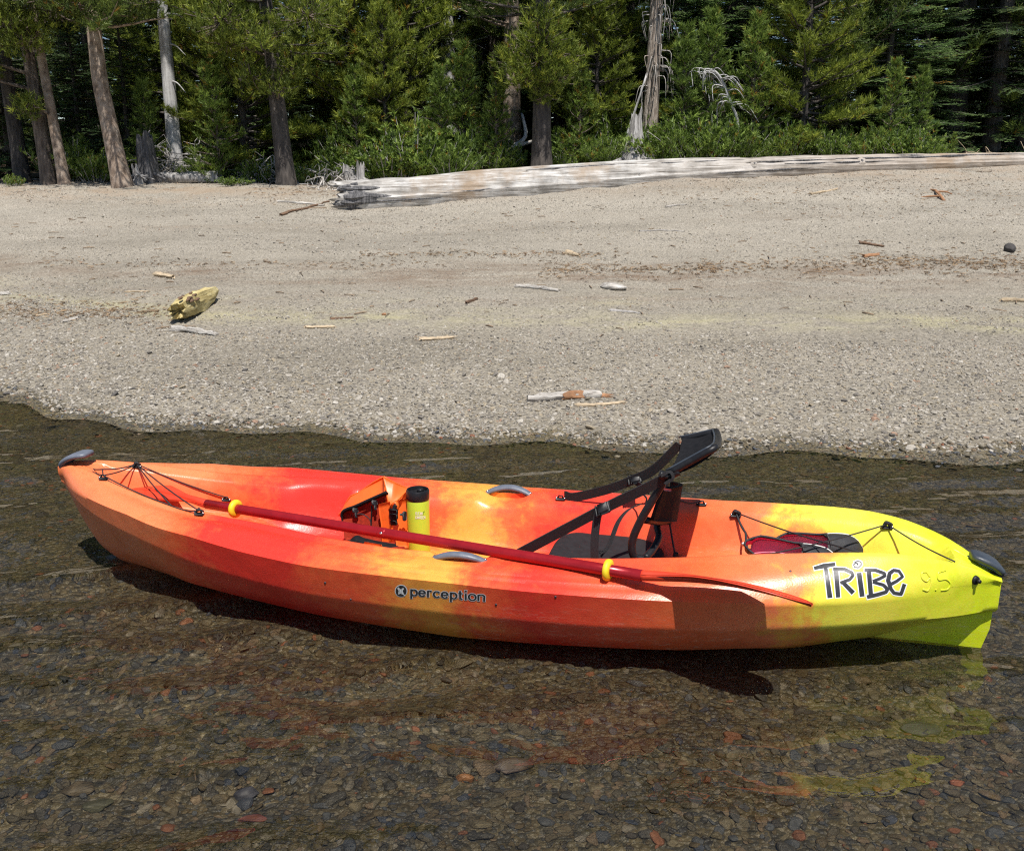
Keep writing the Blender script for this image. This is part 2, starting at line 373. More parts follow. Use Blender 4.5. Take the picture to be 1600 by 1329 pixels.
def hull_mat():
    m, nt, out = nodes_of('kayak_plastic'); L = nt.links
    tc = N(nt, 'ShaderNodeTexCoord'); sep = N(nt, 'ShaderNodeSeparateXYZ'); L.new(tc.outputs['Object'], sep.inputs[0])
    n1 = N(nt, 'ShaderNodeTexNoise', Scale=4.0, Detail=7.0, Roughness=.62, Distortion=.5); L.new(tc.outputs['Object'], n1.inputs['Vector'])
    n0 = N(nt, 'ShaderNodeTexNoise', Scale=38.0, Detail=4.0, Roughness=.6); L.new(tc.outputs['Object'], n0.inputs['Vector'])
    x = math_n(nt, 'ADD', sep.outputs[0], math_n(nt, 'MULTIPLY', math_n(nt, 'SUBTRACT', n1.outputs[0], .5), .55))
    x = math_n(nt, 'ADD', x, math_n(nt, 'MULTIPLY', math_n(nt, 'SUBTRACT', n0.outputs[0], .5), .17))
    ai = N(nt, 'ShaderNodeAttribute', _attribute_name='inner')
    x = math_n(nt, 'ADD', x, math_n(nt, 'MULTIPLY', ai.outputs['Fac'], -.30))
    f = math_n(nt, 'DIVIDE', math_n(nt, 'ADD', x, 1.5), 3.0, True)
    P = lambda X: (X + 1.5) / 3.0
    OR = (.86, .135, .042); OR2 = (.88, .225, .085); RD = (.79, .042, .026); YE = (.91, .36, .062); RO = (.84, .10, .040); LY = (.84, .74, .075); LI = (.66, .74, .02)
    r = ramp(nt, f, [(P(-1.45), OR2), (P(-1.0), OR2), (P(-.86), OR), (P(-.74), RD), (P(-.42), RD), (P(-.24), OR), (P(-.11), YE), (P(.0), YE), (P(.10), OR), (P(.24), RD),
                     (P(.48), RO), (P(.60), OR), (P(.84), OR2), (P(.92), (.86, .42, .06)), (P(.985), LY), (P(1.12), LY), (P(1.3), LI)])
    # scuffs: fine pale scratches, mostly low on the hull
    mp = N(nt, 'ShaderNodeMapping'); mp.inputs['Rotation'].default_value = (0, .5, 0); mp.inputs['Scale'].default_value = (9, 30, 60); L.new(tc.outputs['Object'], mp.inputs[0])
    ns = N(nt, 'ShaderNodeTexNoise', Scale=2.2, Detail=6.0, Roughness=.8, Distortion=1.2); L.new(mp.outputs[0], ns.inputs['Vector'])
    sc = math_n(nt, 'MULTIPLY', math_n(nt, 'SUBTRACT', ns.outputs[0], .54, True), 9.0, True)
    zz = math_n(nt, 'SUBTRACT', 1.0, math_n(nt, 'MULTIPLY', sep.outputs[2], 5.2), True)
    nsz = N(nt, 'ShaderNodeTexNoise', Scale=2.3, Detail=3.0); L.new(tc.outputs['Object'], nsz.inputs['Vector'])
    zz = math_n(nt, 'MULTIPLY', zz, math_n(nt, 'MULTIPLY', math_n(nt, 'SUBTRACT', nsz.outputs[0], .38, True), 4.0, True))
    col = mixc(nt, math_n(nt, 'MULTIPLY', math_n(nt, 'MULTIPLY', sc, zz), .8), r.outputs[0], (.85, .62, .45))
    # tiny dark specks and grime
    vs = N(nt, 'ShaderNodeTexVoronoi', Scale=26.0); L.new(tc.outputs['Object'], vs.inputs['Vector'])
    sp = math_n(nt, 'MULTIPLY', math_n(nt, 'SUBTRACT', .07, vs.outputs['Distance'], True), 12.0, True)
    col = mixc(nt, math_n(nt, 'MULTIPLY', sp, .6), col, (.12, .06, .03))
    ng = N(nt, 'ShaderNodeTexNoise', Scale=11.0, Detail=8.0, Roughness=.7); L.new(tc.outputs['Object'], ng.inputs['Vector'])
    gr = ramp(nt, ng.outputs[0], [(.34, (.86, .84, .8)), (.5, (1, 1, 1)), (.75, (1.03, 1.03, 1.03))])
    col = mixc(nt, 1.0, col, gr.outputs[0], 'MULTIPLY')
    b = N(nt, 'ShaderNodeBsdfPrincipled', Roughness=.36); L.new(col, b.inputs['Base Color'])
    b.inputs['Specular IOR Level'].default_value = .45
    b.inputs['Subsurface Weight'].default_value = .12; b.inputs['Subsurface Radius'].default_value = (.02, .008, .004); b.inputs['Subsurface Scale'].default_value = .5
    rr = ramp(nt, ng.outputs[0], [(.3, gray(.40)), (.7, gray(.22))]); L.new(rr.outputs[0], b.inputs['Roughness'])
    nb = N(nt, 'ShaderNodeTexNoise', Scale=220.0, Detail=2.0); L.new(tc.outputs['Object'], nb.inputs['Vector'])
    nb2 = N(nt, 'ShaderNodeTexNoise', Scale=9.0, Detail=2.0); L.new(tc.outputs['Object'], nb2.inputs['Vector'])
    hh = math_n(nt, 'ADD', math_n(nt, 'MULTIPLY', nb.outputs[0], .12), math_n(nt, 'MULTIPLY', nb2.outputs[0], 1.0))
    bp = N(nt, 'ShaderNodeBump', Strength=.35, Distance=.008); L.new(hh, bp.inputs['Height']); L.new(bp.outputs[0], b.inputs['Normal'])
    L.new(b.outputs[0], out.inputs[0]); return m

M_GROUND = ground_mat(); M_WATER = water_mat(); M_HULL = hull_mat()
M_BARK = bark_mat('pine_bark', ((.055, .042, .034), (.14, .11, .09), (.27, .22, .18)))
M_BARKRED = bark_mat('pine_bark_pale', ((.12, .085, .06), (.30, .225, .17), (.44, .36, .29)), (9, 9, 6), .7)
M_BARKDK = bark_mat('dark_shaded_bark', ((.03, .026, .024), (.07, .06, .053), (.13, .11, .095)))  # dark bark, partly standing in for forest shade by its colour
M_BARKDEAD = bark_mat('dead_bark', ((.14, .11, .09), (.31, .255, .21), (.52, .46, .40)), (20, 20, 4))
M_SNAG = wood_mat('snag_wood', (.26, .255, .25), (.46, .45, .44), (.60, .59, .58), axis=2, freq=30)
M_LOG = wood_mat('log_wood', (.09, .075, .06), (.40, .375, .34), (.64, .62, .59), axis=0, freq=38, stain=(.30, .205, .12), along=.05)
M_STUMP = wood_mat('stump_wood', (.07, .065, .06), (.30, .285, .27), (.52, .50, .48), axis=2, freq=40)
M_STUMPDK = wood_mat('dark_stump_wood', (.03, .03, .032), (.09, .088, .09), (.22, .21, .21), axis=2, freq=40)
M_ROT = wood_mat('yellow_wood', (.12, .07, .02), (.50, .39, .15), (.76, .65, .34), axis=0, freq=60)
M_DRIFT = wood_mat('grey_driftwood', (.16, .14, .12), (.46, .42, .37), (.66, .63, .58), axis=0, freq=90)
M_TWIG = plain('pale_twig', (.46, .36, .24), .85, .3, 40, .3)
M_TWIGGREY = plain('grey_twig', (.34, .32, .30), .85, .3, 40, .3)
M_CHIPOR = plain('orange_bark_chip', (.33, .17, .085), .85, .3, 40, .3)
M_BROWN = plain('brown_bark_chip', (.15, .09, .055), .9, .3, 40, .3)
M_DARKROCK = plain('dark_rock', (.05, .045, .042), .8, .4, 20, .5)
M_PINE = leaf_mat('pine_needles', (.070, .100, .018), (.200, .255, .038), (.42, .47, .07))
M_PINESHADE = leaf_mat('shaded_pine_needles', (.035, .058, .017), (.100, .145, .030), (.21, .27, .05))  # pine green darkened: deep forest shade put into the colour
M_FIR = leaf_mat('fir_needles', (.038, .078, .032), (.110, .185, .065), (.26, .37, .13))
M_FIRSHADE = leaf_mat('shaded_fir_needles', (.024, .046, .021), (.065, .110, .045), (.15, .21, .085))  # fir green lowered to carry the shade of the forest interior
M_SHRUB = leaf_mat('shrub_leaves', (.060, .100, .022), (.160, .240, .045), (.34, .45, .09))
M_BLACK = plain('black_fabric', (.012, .012, .014), .8, .25, 60, .5, spec=.15)
M_BLACKPL = plain('black_plastic', (.013, .013, .015), .42, .2, 60, .1, spec=.3)
M_WEB = plain('black_webbing', (.034, .034, .036), .85, .2, 250, .8, spec=.2)
M_PAD = plain('seat_foam', (.022, .020, .022), .8, .25, 50, .4, spec=.2)
M_GREY = plain('grey_rubber', (.13, .145, .18), .45, .18, 40, .2)
M_SLATE = plain('dark_rubber', (.045, .055, .07), .45, .18, 40, .2)
M_SHAFT = plain('red_anodised', (.36, .012, .018), .32, .12, 20, .05, metal=.35)
M_YELLOW = plain('yellow_rubber', (.85, .62, .02), .45, .1, 40, .1)
M_BLADE = plain('orange_blade', (.66, .052, .020), .4, .12, 12, .1)
M_LIME = plain('lime_enamel', (.52, .70, .05), .38, .05, 20, .05)
M_ORANGE = plain('orange_vinyl', (.90, .15, .02), .42, .10, 14, .15)
M_SHADERED = plain('shaded_red_mesh', (.30, .03, .015), .85, .3, 80, .6, spec=.1)  # bag orange deepened to red, painting the shade under its flap
M_PINK = plain('pink_lining', (.78, .045, .15), .7, .15, 50, .3)
M_PINKPALE = plain('pale_pink_insole', (.85, .36, .45), .75, .1, 50, .3)
M_NEO = plain('black_neoprene', (.022, .022, .025), .65, .25, 60, .5)
M_WHITE = plain('white_rubber', (.78, .77, .74), .5, .06, 40, .1)
M_INK = plain('decal_ink', (.035, .035, .038), .35, .2, 60, .05)
M_CORD = plain('bungee_cord', (.022, .020, .022), .7, .4, 200, .5)
M_STEEL = plain('steel', (.55, .55, .56), .25, .1, 60, .05, metal=1.0)

# ------------------------------------------------------------------ terrain
SHX = [-60, -8, -2.92, -2.35, -1.92, -1.24, -.61, 0, .59, 1.15, 1.73, 2.3, 5, 60]
SHY = [16, 9.2, 5.51, 4.92, 4.79, 4.62, 4.55, 4.45, 4.36, 4.29, 4.27, 4.26, 4.30, 6]
PS = [-60, -10, -4, -3, -2, -1.2, -.5, -.2, 0, .25, .6, 1.5, 2.3, 2.45, 3.3, 3.65, 3.8, 4.1, 5.2, 7, 8.6, 9.6, 12, 20, 60, 200]
PZ = [-5, -.8, -.17, -.125, -.092, -.074, -.048, -.022, 0, .025, .06, .135, .205, .222, .285, .32, .35, .385, .48, .675, .865, .935, .98, 1.15, 2.5, 8]
def shore_s(x, y):
    """metres inland; far from the water the beach runs straight although the waterline curves away at the left"""
    ys = np.interp(x, SHX, SHY) + .06 * np.sin(x * 5.1 + 1) + .035 * np.sin(x * 11.3); s = y - ys
    return s + np.clip((s - .3) / 3.5, 0, 1) * np.maximum(ys - 4.45, 0)
def gz(x, y):
    x = np.asarray(x, float); y = np.asarray(y, float)
    s = shore_s(x, y)
    z = (np.interp(s - .12, PS, PZ) + np.interp(s + .12, PS, PZ) + np.interp(s, PS, PZ)) / 3
    k = np.clip((s - 3.5) / 6, 0, 1); k = k * k * (3 - 2 * k)
    z = z + .31 * (1 - np.exp(-np.maximum(x + 1, 0) / 2.5)) * k
    P = np.stack([x, y], -1)
    z = z + .014 * sines(P, 5, .4, 5) * np.clip((s + 1.0) / 3, .35, 2.2)
    return z
def on_ground(u, v):
    """ground point seen at a pixel"""
    d = ray(u, v); ts = np.geomspace(1.2, 60, 900); P = CAM + ts[:, None] * d
    below = P[:, 2] < gz(P[:, 0], P[:, 1]); i = int(np.argmax(below)) if below.any() else len(ts) - 1
    lo, hi = ts[max(i - 1, 0)], ts[i]
    for _ in range(30):
        m = (lo + hi) / 2; p = CAM + m * d
        if p[2] < gz(p[0], p[1]): hi = m
        else: lo = m
    return CAM + hi * d
def spot(u, D):
    """ground point at distance D (world y) in column u"""
    z = float(gz(0, D))
    for _ in range(4):
        x = (u - 800) / FPX * (D * CP + (CAMH - z) * SP); z = float(gz(x, D))
    return np.array([x, D, z])

gx = np.concatenate([-np.geomspace(160, 9.2, 24), np.arange(-9, 9.001, .09), np.geomspace(9.2, 160, 24)])
gy = np.concatenate([-np.geomspace(120, 1.2, 16), np.arange(-1, 1.6, .2), np.arange(1.6, 17, .075), np.geomspace(17.2, 220, 36)])
GX, GY = np.meshgrid(gx, gy); GZ = gz(GX, GY)
nxg, nyg = len(gx), len(gy)
ii, jj = np.meshgrid(np.arange(nyg - 1), np.arange(nxg - 1), indexing='ij')
quads = np.stack([ii * nxg + jj, ii * nxg + jj + 1, (ii + 1) * nxg + jj + 1, (ii + 1) * nxg + jj], -1).reshape(-1, 4)
gme = raw_mesh('ground', np.stack([GX, GY, GZ], -1).reshape(-1, 3), quads, M_GROUND)
a = gme.attributes.new('shore', 'FLOAT', 'POINT'); a.data.foreach_set('value', shore_s(GX, GY).ravel().astype(np.float32))
tag(link(bpy.data.objects.new('ground', gme)), 'grey gravel beach sloping into the lake and forest floor', 'beach', kind='structure')

wx = np.concatenate([-np.geomspace(160, 3.6, 12), np.arange(-3.5, -2.9, .05), np.arange(-2.9, 2.6, .0085), np.arange(2.62, 3.51, .05), np.geomspace(3.6, 160, 12)])
wy = np.concatenate([-np.geomspace(120, 1.2, 12), np.arange(-1, 1.4, .2), np.arange(1.4, 5.2, .0085), np.arange(5.2, 6.2, .05), [6.4, 7, 9, 12, 17]])
WXg, WYg = np.meshgrid(wx, wy)
def water_h(x, y):
    r = rng(77); h = np.zeros_like(x)
    calm0 = .75 + .45 * np.sin(x * 1.3 + y * 2.1 + .6) * np.sin(y * 1.7 - x * .6)
    for lam, amp, n_, spread in ((.70, .0074, 6, .22), (.28, .0040, 8, .26), (.12, .0007, 10, .7), (.065, .00034, 12, 1.1), (.034, .00020, 14, 1.6)):
        for k in range(n_):
            a_ = math.pi / 2 + .12 + r.normal(0, spread); l_ = lam * r.uniform(.7, 1.4)
            calm = calm0 if lam > .05 else np.clip(calm0 * 1.6 - .55, .1, 1.5)
            h += amp * calm * np.sin((x * math.cos(a_) + y * math.sin(a_)) * 2 * math.pi / l_ + r.uniform(0, 6.28) + 1.3 * np.sin(x * r.uniform(.5, 2.5) + y * r.uniform(.5, 2))) / math.sqrt(n_) * 1.4
    return h
fade = np.clip((3.6 - np.abs(WXg)) / .3, 0, 1) * np.clip((WYg - 1.2) / .3, 0, 1) * np.clip((6.3 - WYg) / .3, 0, 1)
bed_ = gz(WXg, WYg)
WZg = water_h(WXg, WYg) * fade * np.clip(-bed_ / .08, .04, 1)
nw_ = len(wx)
ii, jj = np.meshgrid(np.arange(len(wy) - 1), np.arange(nw_ - 1), indexing='ij')
wq = np.stack([ii * nw_ + jj, ii * nw_ + jj + 1, (ii + 1) * nw_ + jj + 1, (ii + 1) * nw_ + jj], -1).reshape(-1, 4)
film_ = (WZg - bed_).ravel(); wq = wq[film_[wq].min(1) > .007]
water = tag(link(bpy.data.objects.new('water', raw_mesh('water', np.stack([WXg, WYg, WZg], -1).reshape(-1, 3), wq, M_WATER))), 'clear shallow lake water over stones', 'water', kind='structure')
water.cycles.is_caustics_caster = True; bpy.data.objects['ground'].cycles.is_caustics_receiver = True

# ------------------------------------------------------------------ gravel (uncountable: geometry-node instances of a few stone shapes)
def ico(level):
    t = (1 + 5 ** .5) / 2
    V = [(-1, t, 0), (1, t, 0), (-1, -t, 0), (1, -t, 0), (0, -1, t), (0, 1, t), (0, -1, -t), (0, 1, -t), (t, 0, -1), (t, 0, 1), (-t, 0, -1), (-t, 0, 1)]
    V = [unit(v) for v in V]
    F = [(0, 11, 5), (0, 5, 1), (0, 1, 7), (0, 7, 10), (0, 10, 11), (1, 5, 9), (5, 11, 4), (11, 10, 2), (10, 7, 6), (7, 1, 8), (3, 9, 4), (3, 4, 2), (3, 2, 6), (3, 6, 8), (3, 8, 9), (4, 9, 5), (2, 4, 11), (6, 2, 10), (8, 6, 7), (9, 8, 1)]
    for _ in range(level):
        c = {}; G = []
        def mid(a, b):
            k = (min(a, b), max(a, b))
            if k not in c: V.append(unit(V[a] + V[b])); c[k] = len(V) - 1
            return c[k]
        for a_, b_, c_ in F:
            x, y, z = mid(a_, b_), mid(b_, c_), mid(c_, a_); G += [(a_, x, z), (b_, y, x), (c_, z, y), (x, y, z)]
        F = G
    return np.array(V), [list(f) for f in F]
ICO1, ICO2, ICO3 = ico(1), ico(2), ico(3)
def stone_shape(seed, src=ICO2, flat=.55, angular=.35):
    r = rng(seed); V, F = src; V = V.copy()
    for _ in range(9):                                   # chop with random planes: worn but angular faces
        n = unit(r.normal(size=3)); d = r.uniform(.62, .95)
        h = V @ n; V = V - np.maximum(h - d, 0)[:, None] * n * (.6 + angular)
    V = V * (1 + .10 * sines(V, seed + 50, .5, 3))[:, None]
    return V * np.array([r.uniform(.85, 1.25), r.uniform(.7, 1.0), flat * r.uniform(.75, 1.2)]), F
def stone_set(name, mat):
    c = bpy.data.collections.new(name)
    for k in range(8):
        so_ = bpy.data.objects.new('stone_shape', raw_mesh('stone_shape', *stone_shape(300 + k), mat)); so_.cycles.is_caustics_receiver = True; c.objects.link(so_)
    return c
SET_DRY, SET_WET = stone_set('dry_stones', M_DRY), stone_set('wet_stones', M_WET)
def scatter(name, P, rot, scl, coll, label, cat):
    me = bpy.data.meshes.new(name); n = len(P)
    me.vertices.add(n); me.vertices.foreach_set('co', P.astype(np.float32).ravel())
    a = me.attributes.new('rot', 'FLOAT_VECTOR', 'POINT'); a.data.foreach_set('vector', rot.astype(np.float32).ravel())
    a = me.attributes.new('scl', 'FLOAT_VECTOR', 'POINT'); a.data.foreach_set('vector', scl.astype(np.float32).ravel())
    o = tag(link(bpy.data.objects.new(name, me)), label, cat, kind='stuff')
    ng = bpy.data.node_groups.new(name + '_scatter', 'GeometryNodeTree')
    ng.interface.new_socket('Geometry', in_out='INPUT', socket_type='NodeSocketGeometry')
    ng.interface.new_socket('Geometry', in_out='OUTPUT', socket_type='NodeSocketGeometry')
    gi = ng.nodes.new('NodeGroupInput'); go = ng.nodes.new('NodeGroupOutput')
    ip = ng.nodes.new('GeometryNodeInstanceOnPoints'); ci = ng.nodes.new('GeometryNodeCollectionInfo')
    ci.inputs['Collection'].default_value = coll; ci.inputs['Separate Children'].default_value = True; ci.inputs['Reset Children'].default_value = True
    ra = ng.nodes.new('GeometryNodeInputNamedAttribute'); ra.data_type = 'FLOAT_VECTOR'; ra.inputs[0].default_value = 'rot'
    sa = ng.nodes.new('GeometryNodeInputNamedAttribute'); sa.data_type = 'FLOAT_VECTOR'; sa.inputs[0].default_value = 'scl'
    ri = ng.nodes.new('FunctionNodeRandomValue'); ri.data_type = 'INT'
    for s in ri.inputs:
        if s.name == 'Max' and s.type == 'INT': s.default_value = 7
    ip.inputs['Pick Instance'].default_value = True
    L = ng.links
    L.new(gi.outputs[0], ip.inputs['Points']); L.new(ci.outputs[0], ip.inputs['Instance'])
    L.new([s for s in ri.outputs if s.type == 'INT'][0], ip.inputs['Instance Index'])
    L.new(ra.outputs[0], ip.inputs['Rotation']); L.new(sa.outputs[0], ip.inputs['Scale']); L.new(ip.outputs[0], go.inputs[0])
    o.cycles.is_caustics_receiver = True
    md = o.modifiers.new('scatter', 'NODES'); md.node_group = ng
    return o
def stones(seed, n, xr, smin, smax, lo, hi, power, srange_fn=None):
    """n stones inside shore distance srange, log-distributed size"""
    r = rng(seed); x = r.uniform(*xr, n); s = smin + (smax - smin) * r.random(n)
    y = np.interp(x, SHX, SHY) + s; z = gz(x, y)
    sz = lo * (hi / lo) ** (r.random(n) ** power)
    if srange_fn is not None: sz = sz * srange_fn(s)
    rot = np.stack([r.normal(0, .35, n), r.normal(0, .35, n), r.uniform(0, 6.28, n)], 1)
    scl = np.repeat(sz[:, None], 3, 1) * np.stack([r.uniform(.8, 1.3, n), r.uniform(.75, 1.1, n), r.uniform(.7, 1.1, n)], 1)
    P = np.stack([x, y, z + sz * .12], 1)
    return P, rot, scl
def scatter_many(name, parts, coll, label, cat):
    P, R, S = (np.concatenate(q) for q in zip(*parts)); return scatter(name, P, R, S, coll, label, cat)
wide = lambda s: np.interp(s, [-.4, .3, 1.6, 3.0, 5], [1.0, 1.0, .72, .5, .4])
pA = stones(11, 50000, (-3.9, 3.3), -.02, 1.8, .0045, .014, 1.5, wide)
pB = stones(12, 40000, (-5.0, 4.6), 1.5, 4.6, .006, .017, 1.5, wide)
pC = stones(13, 36000, (-8.0, 8.2), 4.4, 9.6, .005, .013, 1.8)
pD = stones(14, 500, (-3.9, 3.6), -.05, 1.5, .014, .026, 1.8, wide)
def patchy(q, seed, lo):
    P = q[0]; n_ = sines(np.stack([P[:, 0] * .22, shore_s(P[:, 0], P[:, 1]) * .75], 1), seed, 1.0, 4); k = rng(seed).random(len(P)) < np.clip(.62 + .75 * n_, lo, 1)
    return tuple(x[k] for x in q)
pB = patchy(pB, 71, .12); pC = patchy(pC, 72, .10); pA = patchy(pA, 73, .55)
keep = lambda q, f: tuple(x[f(q[0])] for x in q)
dryf = lambda P: P[:, 2] > .004
scatter_many('gravel', [keep(q, dryf) for q in (pA, pB, pC, pD)], SET_DRY, 'dry grey gravel covering the beach', 'gravel')
pW = stones(21, 42000, (-3.4, 3.0), -3.0, .15, .005, .014, 1.3)
pW2 = stones(22, 800, (-3.0, 2.6), -3.1, -.1, .014, .030, 2.2)
pW3 = stones(23, 6000, (-2.4, 2.2), -3.2, -1.9, .007, .021, 1.7)
scatter_many('lake_bed_pebbles', [keep(q, lambda P: P[:, 2] <= .02) for q in (pW, pW2, pW3)], SET_WET, 'wet brown pebbles on the lake bed under the water', 'pebbles')

# ------------------------------------------------------------------ kayak
MID = np.array([-.08182384, 2.77193605]); YAW = math.radians(-13.388)
CY_, SY_ = math.cos(YAW), math.sin(YAW)
def k2w(p):
    p = np.asarray(p, float); return np.array([MID[0] + p[0] * CY_ - p[1] * SY_, MID[1] + p[0] * SY_ + p[1] * CY_, p[2]])
def w2k(p, vec=False):
    p = np.asarray(p, float); x, y = (p[0], p[1]) if vec else (p[0] - MID[0], p[1] - MID[1])
    return np.array([x * CY_ + y * SY_, -x * SY_ + y * CY_, p[2]])
KO = w2k(CAM)
def kY(u, v, Y):
    d = w2k(ray(u, v), True); return KO + (Y - KO[1]) / d[1] * d
def kZ(u, v, Z):
    d = w2k(ray(u, v), True); return KO + (Z - KO[2]) / d[2] * d

TX = np.array([-1.424, -1.41, -1.38, -1.3, -1.2, -1.1, -1.0, -.9, -.8, -.7, -.6, -.4, -.2, 0, .2, .4, .6, .8, 1.0, 1.1, 1.2, 1.3, 1.36, 1.40, 1.416])
def tab(xs, ys, x, sm=.035):
    return sum(np.interp(x + d, xs, ys) * w for d, w in ((-sm, .25), (0, .5), (sm, .25)))
WCX = [-1.42, -1.38, -1.3, -1.2, -1.1, -1.0, -.9, -.8, -.7, -.6, -.4, -.2, 0, .2, .4, .6, .8, 1.0, 1.1, 1.2, 1.3, 1.37, 1.415]
WC = [.012, .026, .052, .092, .124, .15, .172, .188, .203, .22, .25, .268, .27, .267, .255, .235, .205, .178, .160, .135, .096, .050, .016]
ZC = [.312, .318, .314, .30, .283, .268, .257, .254, .253, .25, .24, .234, .237, .245, .255, .27, .287, .299, .301, .29, .262, .228, .200]
ZSX = [-1.42, -1.3, -1.2, -1, -.8, -.6, -.4, 0, .2, .6, 1, 1.2, 1.42]; ZS = [.264, .264, .264, .259, .244, .225, .212, .209, .206, .205, .202, .204, .194]
ZLX = [-1.424, -1.40, -1.3, -1.2, -1.0, -.8, -.6, -.4, 0, .4, .8, 1.2, 1.42]; ZL = [.255, .245, .222, .205, .182, .152, .13, .114, .107, .11, .123, .129, .117]
ZBX = [-1.424, -1.405, -1.36, -1.3, -1.2, -1, -.8, -.6, -.4, 0, .2, .6, .8, 1.0, 1.2, 1.42]; ZB = [.252, .215, .155, .11, .078, .066, .054, .041, .026, .011, .016, .031, .047, .06, .085, .105]
ZKX = [-1.424, -1.408, -1.36, -1.31, -1.24, -1.1, -.8, -.4, .4, .9, 1.1, 1.25, 1.42]; ZK = [.250, .199, .102, .027, -.016, -.042, -.056, -.06, -.06, -.05, -.01, .05, .10]
ZFX = [-1.33, -1.26, -1.1, -.95, -.8, -.72, -.62, -.2, .2, .27, .5, .60, .68, .78, .84, 1.06, 1.14, 1.22, 1.28, 1.33]
ZF = [.40, .225, .165, .140, .135, .11, .082, .080, .082, .10, .105, .125, .155, .155, .125, .13, .15, .19, .235, .40]
def hull_section(X):
    t = min(abs(X) / 1.425, 1); ws = max(.40 * (1 - t ** 2.6) ** .8, .016) * (1.0)
    wc = float(tab(WCX, WC, X)); zc = float(tab(WCX, ZC, X)); ws = max(ws, wc + .006)
    zs = float(tab(ZSX, ZS, X)); zl = float(tab(ZLX, ZL, X)); zb = float(tab(ZBX, ZB, X, .015)); zk = float(tab(ZKX, ZK, X, .012))
    zs = min(zs, zc - .012); zl = min(zl, zs - .006); zb = min(zb, zl - .004); zk = min(zk, zb - .002)
    e = min(1, max(0, (1.36 - abs(X)) / .5)); wb = ws * (.42 + .36 * e); wlc = ws * .94
    zf = min(float(tab(ZFX, ZF, X, .02)), zc - .004)
    dep = zc - zf
    notch = math.exp(-(abs(X - .005) / .072) ** 6)
    K = []
    K += [(0, zk), (wb * .35, zk + (zb - zk) * .22), (wb * .7, zk + (zb - zk) * .58), (wb * .93, zb - (zb - zk) * .10), (wb, zb)]
    A = np.array((wb, zb)); B = np.array((wlc, zl)); C = np.array((ws, zs)); D = np.array((wc + .014, zc - .007))
    def lerp(p, q, f): return tuple(p + (q - p) * f)
    eps = lambda p, q: min(.45, .011 / (np.linalg.norm(q - p) + 1e-9))
    K += [lerp(A, B, .5), lerp(A, B, 1 - eps(A, B)), tuple(B), lerp(B, C, eps(B, C)), lerp(B, C, .35), lerp(B, C, .7), lerp(B, C, 1 - eps(B, C)), tuple(C)]
    nb = np.array([zc - zs, ws - wc]); nb = nb / (np.linalg.norm(nb) + 1e-9)       # outward normal of the deck band
    gw = math.exp(-(abs(X + .1) / .62) ** 6); bl = np.linalg.norm(D - C)
    for f in (eps(C, D), .16, .22, .28, .34, .40, .46, .56, .68, .80, .9):
        p = np.array(lerp(C, D, f)); p = p + nb * .10 * bl * math.sin(math.pi * f)
        p = p - nb * .0045 * gw * (math.exp(-((f - .22) / .045) ** 2) + math.exp(-((f - .40) / .045) ** 2))
        if notch > .01:
            p = p - np.array([.024, .006]) * notch * math.exp(-((f - .72) / .26) ** 2)
        K.append(tuple(p))
    cd = .022 * notch
    K += [(wc + .014, zc - .006 - cd), (wc + .006, zc - .0012 - cd), (wc, zc - cd), (wc - min(.010, wc * .2), zc - .003 - cd), (wc - min(.020, wc * .35), zc - min(.012, dep * .3) - cd * .8)]
    w0 = K[-1][0]; z0 = K[-1][1]
    wf = max(w0 - (.05 if X > -.7 else .05 - .042 * min(1, (-.7 - X) / .2)) - .28 * dep, w0 * .25)
    rid = 0.0
    for xr in (-.50, -.425, -.35): rid += .016 * math.exp(-((X - xr) / .016) ** 2)
    scoop = .025 * (math.exp(-((X + .58) / .12) ** 4))
    for f in (.12, .26, .42, .58, .74, .88):
        w = w0 + (wf - w0) * (f ** .8); z = z0 + (zf - z0) * (f ** 1.15)
        k = math.sin(math.pi * min(1, f * 1.05))
        K.append((w - rid * k * min(1, dep / .1) + scoop * k, z + .012 * math.sin(2 * math.pi * f) * min(1, dep / .12)))
    K += [(wf, zf + .003), (wf * .85, zf), (wf * .45, zf - .002 * min(1, dep / .05)), (0, zf - .002 * min(1, dep / .05))]
    return K
xs_h = np.concatenate([-1.424 + .03 * np.linspace(0, 1, 7) ** 1.6, np.linspace(-1.385, 1.375, 200), 1.416 - .03 * np.linspace(1, 0, 7) ** 1.6])
HV = []; HF = []
for X in xs_h:
    K = hull_section(float(X)); M = len(K)
    HV += [(X, -w, z) for w, z in K] + [(X, w, z) for w, z in K[1:-1]][::-1]
RN = 2 * M - 2
for i in range(len(xs_h) - 1):
    for j in range(RN):
        HF.append([i * RN + j, (i + 1) * RN + j, (i + 1) * RN + (j + 1) % RN, i * RN + (j + 1) % RN])
HF.append([j for j in range(RN)]); HF.append([(len(xs_h) - 1) * RN + j for j in range(RN)][::-1])
HV = np.array(HV)
BVH = BVHTree.FromPolygons(HV.tolist(), HF)
def khull(u, v, off=0.0):
    d = w2k(ray(u, v), True); p, n, i, t = BVH.ray_cast(Vector(KO), Vector(d).normalized())
    if p is None: return None
    if n.dot(Vector(d)) > 0: n = -n
    return np.array(p) + np.array(n) * off
def kdown(x, y, z=1.0):
    p, n, i, t = BVH.ray_cast(Vector((x, y, z)), Vector((0, 0, -1))); return float(p.z) if p is not None else 0.08

